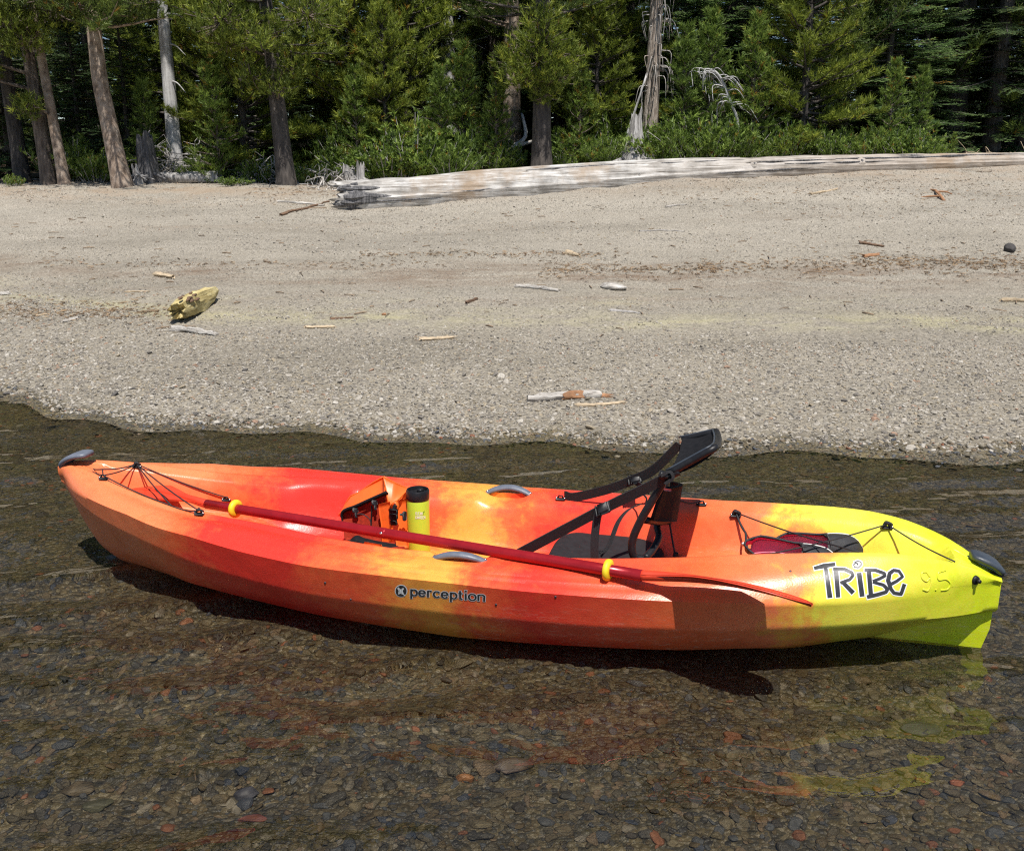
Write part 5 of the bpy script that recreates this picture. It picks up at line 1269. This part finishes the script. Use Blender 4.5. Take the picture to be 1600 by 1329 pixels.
def fir_crown(seed, h, zb, rad_fn, whorl=.17, per=7, droop=-18, up=18, trunk_fn=None, blade=.032, step=.055, skip=.0):
    r = rng(seed); tris = []; tint = []; limbs = []
    z = zb
    while z < h - .03:
        f = (z - zb) / (h - zb); R = rad_fn(f)
        for k in range(per):
            if r.random() < skip: continue
            az = r.uniform(0, 6.283); L_ = R * r.uniform(.7, 1.1)
            if L_ < .05: continue
            el = math.radians(droop + (up - droop) * f + r.normal(0, 6)); zz = z + r.uniform(-.5, .5) * whorl
            o = np.array([0, 0, zz]) if trunk_fn is None else trunk_fn(zz)
            hd = np.array([math.cos(az), math.sin(az), 0]); sd = np.array([-hd[1], hd[0], 0])
            S = np.linspace(0, 1, 6); Q = o + hd * (L_ * S * math.cos(el))[:, None] + np.array([0, 0, 1]) * ((L_ * S * math.sin(el)) + .10 * L_ * S ** 2)[:, None]
            limbs.append(tube(Q, np.linspace(.006 + .008 * L_, .003, 6), 4, False))
            b0 = r.normal(.40, .16); m = max(3, int(L_ / step)); s = np.linspace(.18, 1, m)
            C = np.stack([np.interp(s, S, Q[:, a]) for a in range(3)], 1); ax_ = unit(Q[-1] - Q[0])
            for sgn in (-1, 1):
                tl = (.05 + .34 * L_ * (1 - s)) * r.uniform(.75, 1.15, m)
                td = ax_[None] * .62 + sd[None] * sgn * .78 + np.array([0, 0, 1])[None] * r.normal(-.06, .10, m)[:, None]; td /= np.linalg.norm(td, axis=1)[:, None]
                kk = np.maximum(2, (tl / (blade * .62)).astype(int))
                idx = np.repeat(np.arange(m), kk); e = np.concatenate([np.linspace(.08, 1, c) for c in kk])
                B = C[idx] + td[idx] * (tl[idx] * e)[:, None]
                for s2 in (-1, 1):
                    nd = np.cross(td[idx], np.array([0, 0, 1.0])) * s2; nd /= np.linalg.norm(nd, axis=1)[:, None] + 1e-9
                    bd = td[idx] * r.uniform(.5, .9, len(idx))[:, None] + nd * .8 + np.array([0, 0, 1]) * r.normal(.16, .14, len(idx))[:, None]
                    tip = B + bd * blade * r.uniform(.75, 1.25, len(idx))[:, None]
                    tris.append(np.stack([B - td[idx] * blade * .34, B + td[idx] * blade * .34, tip], 1))
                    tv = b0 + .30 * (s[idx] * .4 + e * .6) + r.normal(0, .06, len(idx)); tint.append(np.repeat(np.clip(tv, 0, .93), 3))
        z += whorl * r.uniform(.85, 1.15)
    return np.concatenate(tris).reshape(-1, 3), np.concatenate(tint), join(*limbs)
def trunk_mesh(h, r0, r1, fn, seed, n=14, m=26, flare=.22):
    zs = np.concatenate([[-.25, 0, .12, .3], np.linspace(.5, h, m)]); P = np.array([fn(z) for z in zs])
    R = r0 + (r1 - r0) * np.clip(zs / h, 0, 1); R = R * (1 + flare * np.exp(-np.maximum(zs, 0) / .22))
    rr = rng(seed); a_ = np.linspace(0, 2 * math.pi, n, endpoint=False); V = []
    for i, p in enumerate(P):
        q = np.stack([np.cos(a_), np.sin(a_), np.full(n, zs[i] * .8)], 1)
        rad = R[i] * (1 + .05 * sines(q, seed, .6, 3)); V.append(p + np.stack([rad * np.cos(a_), rad * np.sin(a_), 0 * a_], 1))
    k = len(P); V = np.concatenate(V); F = [[i * n + j, i * n + (j + 1) % n, (i + 1) * n + (j + 1) % n, (i + 1) * n + j] for i in range(k - 1) for j in range(n)]
    F.append(list(range((k - 1) * n, k * n))); return V, F
def straight(lx=0.0, ly=0.0, curve=0.0):
    return lambda z: np.array([lx * z + curve * z * z, ly * z, z])
class Tree: pass
def tree_proto(kind, seed, h, r0, fn=None, bark=None, leaf=None, **kw):
    t = Tree(); fn = fn or straight(); V, T, limbs = (pine_crown if kind == 'pine' else fir_crown)(seed, h, trunk_fn=fn, **kw)
    t.trunk = raw_mesh('trunk', *trunk_mesh(h * .97, r0, r0 * .12, fn, seed), bark or M_BARK)
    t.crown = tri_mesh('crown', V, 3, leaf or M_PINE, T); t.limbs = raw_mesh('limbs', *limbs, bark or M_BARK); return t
def plant(t, p, rz, sc, label, group=None, name='pine_tree', cat='tree'):
    o = empty(name, p, rz, label, cat, group); o.scale = (sc,) * 3 if np.isscalar(sc) else sc
    for nm, me in (('trunk', t.trunk), ('crown', t.crown), ('limbs', t.limbs)):
        if me is not None: link(bpy.data.objects.new(nm, me), o)
    return o
cone = lambda a_, p=1.0: (lambda f: a_ * (1 - f) ** p + .05)
dome = lambda a_: (lambda f: a_ * math.sqrt(max(.02, 1 - (f * 1.0 - .25) ** 2 / .6)) if f < 1 else .1)

# prototypes of the forest behind
T_FIR1 = tree_proto('fir', 1, 5.2, .10, leaf=M_FIRSHADE, bark=M_BARKDK, zb=.15, rad_fn=cone(1.25, .8), whorl=.19, per=7, blade=.045, step=.075)
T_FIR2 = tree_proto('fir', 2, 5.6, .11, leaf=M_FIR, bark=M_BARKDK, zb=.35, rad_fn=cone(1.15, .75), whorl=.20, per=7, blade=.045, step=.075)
T_PIN1 = tree_proto('pine', 3, 5.4, .10, leaf=M_PINESHADE, bark=M_BARKDK, zb=.35, rad_fn=cone(1.35, .6), whorl=.26, per=5, tuft=.085, n=8)
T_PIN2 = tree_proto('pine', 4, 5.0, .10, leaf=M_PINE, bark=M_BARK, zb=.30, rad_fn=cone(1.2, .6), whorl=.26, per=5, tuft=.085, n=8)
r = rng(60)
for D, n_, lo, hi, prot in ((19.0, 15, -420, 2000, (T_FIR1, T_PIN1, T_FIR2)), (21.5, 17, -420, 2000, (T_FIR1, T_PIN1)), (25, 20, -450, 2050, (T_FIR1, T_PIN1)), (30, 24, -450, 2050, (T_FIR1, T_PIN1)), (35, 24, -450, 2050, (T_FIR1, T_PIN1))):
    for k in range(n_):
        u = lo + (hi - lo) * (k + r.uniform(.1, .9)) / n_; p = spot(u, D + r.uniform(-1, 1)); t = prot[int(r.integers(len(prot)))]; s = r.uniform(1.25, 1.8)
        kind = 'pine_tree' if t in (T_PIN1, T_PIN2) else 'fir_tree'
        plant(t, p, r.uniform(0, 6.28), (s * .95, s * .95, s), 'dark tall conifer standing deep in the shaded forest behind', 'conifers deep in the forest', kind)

# trees at the forest edge, left to right
def tall(u, D, lean_u, r0, bark, label, seed, h=7.0, zb=2.3, rad=1.3, leaf=None, low=(), curve=0.0, kind='pine', ly=0.0, tuft=.085, per=5):
    p = spot(u, D); fn = lean_u if callable(lean_u) else straight(lean_u, ly, curve)
    t = tree_proto(kind, seed, h, r0, fn, bark, leaf or M_PINESHADE, zb=zb, rad_fn=dome(rad) if kind == 'pine' else cone(rad, .8), whorl=.30, per=per, **({'tuft': tuft, 'n': 9} if kind == 'pine' else {}))
    o = plant(t, p, 0, 1.0, label)
    return o, p, fn
def add_boughs(o, fn, specs, leaf, seed, tuft=.075, n=12, name='bough'):
    """extra leafy boughs: (height, azimuth deg, reach, clump radius, flatten)"""
    r = rng(seed)
    for z, az, reach, cr, fl_ in specs:
        a_ = math.radians(az); c = fn(z) + np.array([math.cos(a_) * reach, math.sin(a_) * reach, .12 * reach])
        limb = catmull([fn(z - .1), fn(z) * .5 + c * .5 + (0, 0, -.05), c], 5); P = []; D = []; lm = [tube(limb, np.linspace(.03, .010, len(limb)), 5, False)]
        for k in range(int(170 * (cr / .4) ** 2)):
            q = r.normal(size=3); q /= np.linalg.norm(q); q *= r.random() ** .45; q[2] *= fl_
            pt = c + q * cr; P.append(pt); D.append(unit(q * .7 + np.array([0, 0, .75])))
            if k % 6 == 0: lm.append(tube([c, (c + pt) / 2 - (0, 0, .03), pt], [.010, .006, .003], 4, False))
        V, T = needles(np.array(P), np.array(D), r, n, tuft, tuft * .14)
        b = link(bpy.data.objects.new(name, tri_mesh(name, V, 3, leaf, T)), o); obj('twigs', join(*lm), M_BARK, b)
LEAN = lambda z: np.array([-.125 * min(z, 1.35) - .012 * max(0, z - 1.35), 0, z])
o, p, fn = tall(36, 15.0, -.03, .115, M_BARKDK, 'dark bare trunk at the far left edge behind the twin trunks', 101)
add_boughs(o, fn, [(1.5, 250, .6, .45, .6), (2.0, 300, .7, .5, .6)], M_PINE, 1)
o, p, fn = tall(78, 14.3, -.05, .105, M_BARK, 'grey pine trunk of the leaning pair, the wider and darker one', 102)
add_boughs(o, fn, [(1.55, 230, .75, .42, .6), (1.75, 290, .6, .40, .6), (.95, 270, .40, .24, .7), (1.35, 215, .8, .40, .6), (2.1, 330, .7, .45, .6), (2.1, 250, .7, .5, .6)], M_PINE, 2)
o, p, fn = tall(101, 14.15, -.075, .075, M_BARKRED, 'slim pale pine trunk of the leaning pair, nearest the leaning bare pine', 103)
add_boughs(o, fn, [(1.95, 260, .6, .42, .6), (1.0, 250, .35, .20, .7)], M_PINE, 3)
o, p, fn = tall(192, 13.8, LEAN, .125, M_BARKRED, 'leaning pine with thick pale tan trunk on the sand edge', 104, zb=2.2, rad=1.5)
add_boughs(o, fn, [(2.25, 250, .7, .5, .4), (2.2, 320, .8, .5, .4), (2.3, 200, .9, .5, .4), (2.15, 275, .6, .4, .4)], M_PINESHADE, 4)
snag_base = spot(277, 15.0)
sn = empty('dead_snag', snag_base, 0, 'smooth silver grey dead tree trunk without bark', 'dead tree')
fnS = straight(.0, 0)
obj('trunk', trunk_mesh(5.0, .115, .03, fnS, 110, 16), M_SNAG, sn)
for z, az, L_ in ((1.9, -20, .35), (2.3, 10, .5), (2.55, 190, .4), (2.9, 30, .45), (3.2, 170, .4), (1.4, 15, .3)):
    a_ = math.radians(az); q = fnS(z); obj('dead_branch', tube(catmull([q, q + (math.cos(a_) * L_ * .5, -.1, -.02), q + (math.cos(a_) * L_, -.18, -.16)], 5), np.linspace(.018, .004, 11), 5), M_SNAG, sn)
o, p, fn = tall(448, 14.0, -.06, .125, M_BARKDK, 'dark trunked pine with bright needle clumps left of the log', 105, zb=1.9, rad=1.25, leaf=M_PINE)
add_boughs(o, fn, [(1.35, 235, .40, .32, .7), (1.50, 320, .36, .30, .7), (1.75, 205, .55, .40, .6), (1.20, 290, .40, .26, .6), (1.95, 240, .8, .5, .6), (2.0, 320, .8, .5, .6), (1.8, 270, .6, .42, .6)], M_PINE, 5)
o, p, fn = tall(703, 17.6, .0, .155, M_SNAG, 'pale barked trunk rising between dark gaps left of the round pine', 106, zb=2.2, rad=1.2)
for k in range(9):
    rr_ = rng(1060 + k); q = fn(1.2 + k * .3); a_ = rr_.uniform(-2.6, -.4); L_ = rr_.uniform(.3, .8)
    obj('dead_branch', tube(catmull([q, q + (math.cos(a_) * L_ * .5, math.sin(a_) * L_ * .4, .03), q + (math.cos(a_) * L_, math.sin(a_) * L_ * .8, -.10)], 5), np.linspace(.014, .003, 11), 5), M_TWIGGREY, o)
tall(800, 17.0, .0, .17, M_BARKRED, 'brown barked trunk just left of the round pine', 107, zb=2.2, rad=1.2)
tall(772, 18.0, .01, .13, M_BARK, 'grey trunk half hidden left of the brown barked trunk', 108, zb=2.2, rad=1.2)
o, p, fn = tall(846, 14.4, .0, .135, M_BARKDK, 'pine with straight shaded trunk and round bushy crown behind the log', 109, zb=2.2, rad=1.2)  # dark bark here paints the shade of its own crown
add_boughs(o, fn, [(1.45, 255, .20, .46, .75), (1.7, 265, .18, .50, .8), (1.20, 300, .32, .34, .6), (1.2, 220, .34, .34, .6), (1.95, 270, .16, .36, .8), (1.5, 335, .40, .30, .7), (1.45, 190, .42, .30, .7), (1.0, 280, .2, .24, .6)], M_PINE, 6, tuft=.085, n=13)
# trunk with flaking brown bark and hanging twigs
o, p, fn = tall(1013, 15.6, .018, .13, M_BARKDEAD, 'dead brown trunk wrapped in hanging twigs behind the white stump', 111, zb=2.6, rad=.9)
for k in range(70):
    rr_ = rng(1110 + k); z = rr_.uniform(.9, 3.6); a_ = rr_.uniform(-3.1, 0); q = fn(z) + np.array([math.cos(a_), math.sin(a_), 0]) * .115; L_ = rr_.uniform(.15, .5)
    e = np.array([math.cos(a_), math.sin(a_), 0])
    obj('hanging_twig', tube(catmull([q, q + e * L_ * .35 + (0, 0, -.12 * L_), q + e * L_ * .45 + (rr_.normal(0, .05), 0, -L_)], 4), np.linspace(.010, .003, 9), 4), M_TWIGGREY if k % 3 else M_BARKDEAD, o)
o, p, fn = tall(1310, 16.2, .01, .10, M_BARK, 'grey trunk half hidden behind the bright young pine', 112, zb=1.6, rad=1.1)
tall(1485, 17.5, .0, .20, M_BARKDK, 'thick black trunk in the shade of the right hand firs', 113, zb=1.3, rad=1.5, kind='fir', leaf=M_FIRSHADE)
tall(1545, 17.0, .0, .15, M_BARKDK, 'second black trunk in the shade near the picture edge', 114, zb=1.3, rad=1.5, kind='fir', leaf=M_FIRSHADE)
tall(1130, 17.8, .0, .16, M_BARKDK, 'dark trunk in deep shade behind the dead white sapling', 115, zb=1.3, rad=1.5, kind='fir', leaf=M_FIRSHADE)
tall(975, 17.4, .0, .15, M_BARKDK, 'dark trunk in deep shade left of the dead brown trunk', 116, zb=1.3, rad=1.5, kind='fir', leaf=M_FIRSHADE)

# young and mid-sized trees, each placed as seen
T_YFIR = tree_proto('fir', 21, 2.9, .05, leaf=M_FIR, bark=M_BARKDK, zb=.12, rad_fn=cone(.72, .85), whorl=.14, per=8, blade=.036, step=.05)
T_YFIR2 = tree_proto('fir', 22, 3.6, .06, leaf=M_FIR, bark=M_BARKDK, zb=.10, rad_fn=cone(.95, .8), whorl=.15, per=8, blade=.040, step=.055)
T_YPINE = tree_proto('pine', 23, 4.4, .07, leaf=M_PINE, bark=M_BARKDK, zb=.12, rad_fn=cone(.95, .65), whorl=.17, per=7, tuft=.085, n=12, density=1.35)
T_YPINE2 = tree_proto('pine', 24, 3.4, .06, leaf=M_PINE, bark=M_BARKDK, zb=.10, rad_fn=cone(.80, .6), whorl=.16, per=7, tuft=.085, n=12, density=1.35)
T_SAP = tree_proto('pine', 25, 1.7, .03, leaf=M_SHRUB, bark=M_BARK, zb=.06, rad_fn=cone(.36, .8), whorl=.12, per=6, tuft=.07, n=11, min_r=.03)
YT = [
    (T_YFIR, 207, 15.6, 1.0, 'fir_tree', 'young layered fir between the leaning pine and the silver snag'),
    (T_YFIR2, 132, 16.2, .80, 'fir_tree', 'shaded fir between the slim pale trunk and the leaning pine'),
    (T_YPINE2, 330, 15.9, .95, 'pine_tree', 'loose pale green pine right of the silver snag'),
    (T_YPINE, 385, 15.4, 1.05, 'pine_tree', 'dense pine left of the dark trunked pine'),
    (T_YPINE, 560, 16.0, 1.10, 'pine_tree', 'broad dark pine above the butt of the log'),
    (T_YFIR2, 505, 16.4, 1.15, 'fir_tree', 'tall fir right of the dark trunked pine'),
    (T_YPINE, 640, 16.4, 1.15, 'pine_tree', 'dense pine standing left of the pale barked trunk'),
    (T_YPINE2, 605, 15.2, .70, 'pine_tree', 'half height pine over the shrubs behind the log'),
    (T_YFIR, 735, 16.4, .72, 'fir_tree', 'small bluish fir right of the pale barked trunk'),
    (T_YPINE2, 930, 15.8, .85, 'pine_tree', 'yellow green bushy pine right of the round pine'),
    (T_YPINE, 945, 17.0, 1.25, 'pine_tree', 'tall pine between the round pine and the dead brown trunk'),
    (T_YFIR2, 1085, 17.0, 1.35, 'fir_tree', 'shaded fir right of the dead brown trunk'),
    (T_YFIR2, 1185, 16.6, 1.35, 'fir_tree', 'tall fir left of the bright young pine'),
    (T_YPINE, 1250, 15.2, 1.02, 'pine_tree', 'bright green young pine, tallest in front of the right hand firs'),
    (T_YFIR2, 1375, 16.0, 1.20, 'fir_tree', 'large layered fir right of the bright young pine'),
    (T_YFIR2, 1430, 16.6, 1.10, 'fir_tree', 'layered fir left of the black trunks'),
    (T_YFIR2, 1590, 17.2, 1.35, 'fir_tree', 'shaded fir at the right picture edge'),
    (T_YFIR2, 20, 16.6, 1.2, 'fir_tree', 'shaded fir at the left picture edge'),
    (T_YPINE, 275, 17.2, 1.2, 'pine_tree', 'dark pine behind the silver snag'),
    (T_YPINE, 770, 19.0, 1.3, 'pine_tree', 'tall dark pine left of the round pine'),
    (T_YFIR2, 870, 17.6, 1.3, 'fir_tree', 'dark fir behind the round pine'),
    (T_SAP, 1065, 14.9, 1.02, 'pine_sapling', 'green sapling right of the white stump'),
    (T_SAP, 1103, 15.0, 1.12, 'pine_sapling', 'green sapling left of the dead white sapling'),
    (T_SAP, 1172, 14.9, 1.08, 'pine_sapling', 'green sapling right of the dead white sapling'),
    (T_SAP, 1385, 14.8, .75, 'pine_sapling', 'low sapling in front of the large layered fir'),
    (T_SAP, 1430, 14.9, .70, 'pine_sapling', 'low sapling in front of the layered fir by the black trunks'),
    (T_SAP, 1487, 14.4, .22, 'pine_sapling', 'tiny seedling at the edge of the black shade'),
    (T_SAP, 236, 14.8, .75, 'pine_sapling', 'bushy sapling below the young layered fir'),
    (T_SAP, 345, 14.5, .95, 'pine_sapling', 'bright sapling beside the grey brush pile'),
    (T_SAP, 560, 15.0, .85, 'pine_sapling', 'sapling over the pale stumps behind the log butt'),
    (T_SAP, 690, 14.9, .85, 'pine_sapling', 'sapling among the shrubs left of the round pine'),
    (T_SAP, 725, 15.1, 1.0, 'pine_sapling', 'taller sapling among the shrubs left of the round pine'),
    (T_SAP, 775, 14.8, .75, 'pine_sapling', 'dark sapling close to the round pine trunk'),
    (T_SAP, 905, 15.2, .80, 'pine_sapling', 'sapling just right of the round pine trunk'),
]
r = rng(61)
for t, u, D, s, nm, lab in YT: plant(t, spot(u, D), r.uniform(0, 6.28), s, lab, None, nm, 'sapling' if nm == 'pine_sapling' else 'tree')

# shrubs
def shrub_proto(seed, R=.5, h=.55, leafy=False, mat=None, n_=420):
    r = rng(seed); P = []; D = []; st = []
    for k in range(26):
        a_ = r.uniform(0, 6.28); rr_ = R * r.random() ** .5; hh = h * r.uniform(.65, 1.15) * (1 - .45 * (rr_ / R) ** 2)
        b = np.array([math.cos(a_) * rr_ * .4, math.sin(a_) * rr_ * .4, -.03]); tip = np.array([math.cos(a_) * rr_, math.sin(a_) * rr_, hh]); mid_ = (b + tip) / 2 + (0, 0, .05)
        st.append(tube([b, mid_, tip], [.010, .007, .003], 4, False))
        for e in np.linspace(.25, 1.05, n_ // 26):
            q = (1 - e) ** 2 * b + 2 * e * (1 - e) * mid_ + e * e * tip + r.normal(0, .035, 3); P.append(q); D.append(unit(np.array([math.cos(a_) * .4, math.sin(a_) * .4, 1]) + r.normal(0, .35, 3)))
    P = np.array(P); D = np.array(D)
    V, T = needles(P, D, r, 9 if not leafy else 7, .075 if not leafy else .055, .012 if not leafy else .026, .8, .5)
    t = Tree(); t.trunk = None; t.crown = tri_mesh('foliage', V, 3, mat or M_SHRUB, T); t.limbs = raw_mesh('stems', *join(*st), M_TWIGGREY); return t
T_SH = [shrub_proto(31, .55, .60), shrub_proto(32, .50, .50, True), shrub_proto(33, .6, .45), shrub_proto(34, .45, .65, True)]
def plant_shrub(t, p, rz, s, label, group):
    o = empty('shrub', p, rz, label, 'shrub', group); o.scale = s
    link(bpy.data.objects.new('foliage', t.crown), o); link(bpy.data.objects.new('stems', t.limbs), o)
r = rng(62)
for lo, hi, n_, D0, D1, s0, s1, lab, grp in ((545, 800, 26, 14.35, 15.6, .75, 1.15, 'low green shrub in the thicket behind the log, left of the round pine', 'shrubs left of the round pine'),
                                 (875, 1000, 12, 14.7, 15.6, .65, 1.0, 'low green shrub between the round pine and the white stump', 'shrubs right of the round pine'),
                                 (1010, 1240, 24, 14.5, 15.6, .7, 1.05, 'low green shrub in the thicket between white stump and bright pine', 'shrubs right of the white stump'),
                                 (1270, 1460, 18, 14.3, 15.4, .55, .85, 'low green shrub under the right hand firs behind the log', 'shrubs under the firs'),
                                 (108, 170, 6, 14.4, 15.2, .6, .95, 'low shrub between the slim pale trunk and leaning pine', 'shrubs beside the leaning pine'),
                                 (300, 430, 10, 14.2, 15.2, .5, .8, 'low shrub between brush pile and dark trunked pine', 'shrubs beside the brush pile'),
                                 (455, 545, 6, 14.4, 15.2, .4, .65, 'small shrub between dark trunked pine and the pale stumps', 'shrubs beside the pale stumps')):
    for k in range(n_):
        u = lo + (hi - lo) * (k + r.uniform(.1, .9)) / n_; p = spot(u, r.uniform(D0, D1)); s = r.uniform(s0 * .6, s1 * 1.2)
        plant_shrub(T_SH[int(r.integers(4))], p, r.uniform(0, 6.28), (s, s, s * r.uniform(.8, 1.2)), lab, grp)
p = on_ground(365, 290); plant_shrub(T_SH[1], p, .3, (.55, .4, .22), 'flat green ground plant on the sand in front of the brush pile', None)
p = spot(22, 14.0); plant_shrub(T_SH[1], p, .3, (.3, .3, .3), 'tiny bright plant at the left edge of the sand', None)

# stumps and deadwood
def stump(u, D, h, r0, r1, mat, label, seed, jag=.3, lean=0.0):
    p = spot(u, D); o = empty('stump', p, 0, label, 'stump'); zs = np.linspace(-.1, h, 10); P = np.array([(lean * z, 0, z) for z in zs]); R = np.interp(zs, [-.1, .1, h * .5, h], [r0 * 1.25, r0 * 1.05, (r0 + r1) / 2, r1])
    obj('wood', rough_log(P, R, seed, 20, .16, 0, jag, True), mat, o, sharp=45)
    rr_ = rng(seed + 1)
    for k in range(5):
        a_ = rr_.uniform(-3.1, 0); q = np.array([math.cos(a_) * r0, math.sin(a_) * r0, .1]); L_ = rr_.uniform(.1, .25)
        obj('root', rough_log(catmull([q * .6 + (0, 0, .06), q + (0, 0, .02), q + np.array([math.cos(a_), math.sin(a_), -.2]) * L_], 3), np.linspace(.05, .015, 7) * r0 / .2, seed + 20 + k, 8, .15), mat, o, sharp=50)
stump(990, 14.7, .62, .19, .07, M_STUMP, 'tall white weathered stump tapering upward behind the log', 131, .28, .03)
stump(232, 14.2, .56, .15, .11, M_STUMPDK, 'dark grey weathered stump beside the leaning pine', 132, .16)
stump(216, 14.0, .20, .07, .04, M_STUMP, 'small pale stump piece at the foot of the dark grey stump', 133, .1, -.1)
stump(545, 14.3, .20, .10, .09, M_STUMP, 'low pale stump behind the butt of the log', 134, .10)
stump(563, 13.9, .24, .075, .05, M_STUMP, 'narrow ridged pale stump piece right of the low stump', 135, .12, .05)
def brush(u, D, w, h, n_, mat, label, seed, name='brush_pile', cat='brush pile', rmax=.012):
    p = spot(u, D); r = rng(seed); parts = []
    for k in range(n_):
        a = np.array([r.uniform(-w, w), r.uniform(-.3, .3), abs(r.normal(0, h * .4))]); d = unit(r.normal(size=3) * [1, .6, .7]) * r.uniform(.2, .7) * w
        parts.append(tube(catmull([a, a + d * .5 + r.normal(0, .05, 3), a + d + r.normal(0, .08, 3) - (0, 0, .05)], 4), np.linspace(r.uniform(.4, 1) * rmax, .003, 9), 4))
    o = empty(name, p, 0, label, cat); obj('twigs', join(*parts), mat, o)
brush(278, 14.7, .42, .62, 240, M_TWIGGREY, 'tangled pile of grey dead brush under the silver snag', 141)
brush(405, 14.6, .30, .36, 70, M_TWIGGREY, 'pale dead branches tangled left of the dark trunked pine', 142, rmax=.014)
brush(525, 14.3, .34, .28, 60, M_TWIGGREY, 'arching dead twigs over the pale stumps', 143, rmax=.014)
brush(1035, 14.9, .28, .40, 90, M_TWIGGREY, 'spray of dead grey twigs right of the white stump', 144, rmax=.010)
brush(1555, 14.8, .55, .10, 60, M_TWIG, 'dry grass and twigs at the edge of the black shade', 145, 'twig_heap', 'twigs', .008)
brush(520, 13.6, .22, .10, 30, M_DRIFT, 'bleached roots on the sand behind the log butt', 146, 'root_tangle', 'roots', .022)
p = spot(293, 14.3); lg = empty('half_buried_log', p, 0, 'short mossy grey log lying under the brush pile', 'log')
obj('wood', rough_log([(t, .05 * math.sin(t * 2), .09 + .02 * t) for t in np.linspace(-.42, .42, 10)], np.full(10, .085), 151, 14, .14, .06, .06), M_STUMP, lg, sharp=50)
p = spot(975, 15.3); lp = empty('leaning_pole', p, 0, 'thin white broken pole leaning in the dark left of the brown trunk', 'dead branch')
obj('wood', rough_log([(t * .38 - .1, 0, t * 1.25) for t in np.linspace(0, 1, 8)], np.linspace(.03, .012, 8), 152, 8, .12, 0, .08), M_SNAG, lp)
p = spot(800, 15.6); lp = empty('broken_branch', p, 0, 'pale splintered branch lying before the brown barked trunk', 'dead branch')
obj('wood', rough_log(catmull([(-.22, 0, .28), (0, -.1, .40), (.2, -.1, .55), (.16, 0, .85)], 4), np.linspace(.045, .02, 13), 153, 9, .15, .08, .05), M_SNAG, lp)
obj('side_branch', rough_log([(-.2, -.1, .30), (.1, -.12, .42), (.36, -.1, .5)], [.03, .028, .02], 154, 8, .15, .05, .05), M_DRIFT, lp)
# dead white sapling, bowed over
p = spot(1150, 14.9); ds = empty('dead_sapling', p, 0, 'bowed dead white sapling with drooping bare twigs', 'dead tree')
def sp3(u, v): d = ray(u, v); t = (14.8 - CAM[1]) / d[1]; return CAM + d * t - p
stem = catmull([np.array([.05, 0, -.05]), sp3(1152, 190), sp3(1143, 165), sp3(1132, 135), sp3(1120, 114), sp3(1105, 108), sp3(1090, 118)], 8)
obj('stem', tube(stem, np.interp(np.linspace(0, 1, len(stem)), [0, .5, 1], [.024, .020, .006]), 7), M_SNAG, ds)
r = rng(155)
for k in range(46):
    i = int(r.integers(14, len(stem) - 1)); q = stem[i]; sgn = r.choice([-1, 1]); L_ = r.uniform(.14, .40)
    obj('twig', tube(catmull([q, q + (sgn * L_ * .5, r.normal(0, .1), -.05 * L_ + .02), q + (sgn * L_ * .75 + .08, r.normal(0, .12), -L_ * .62)], 4), np.linspace(.009, .003, 9), 4), M_SNAG, ds)
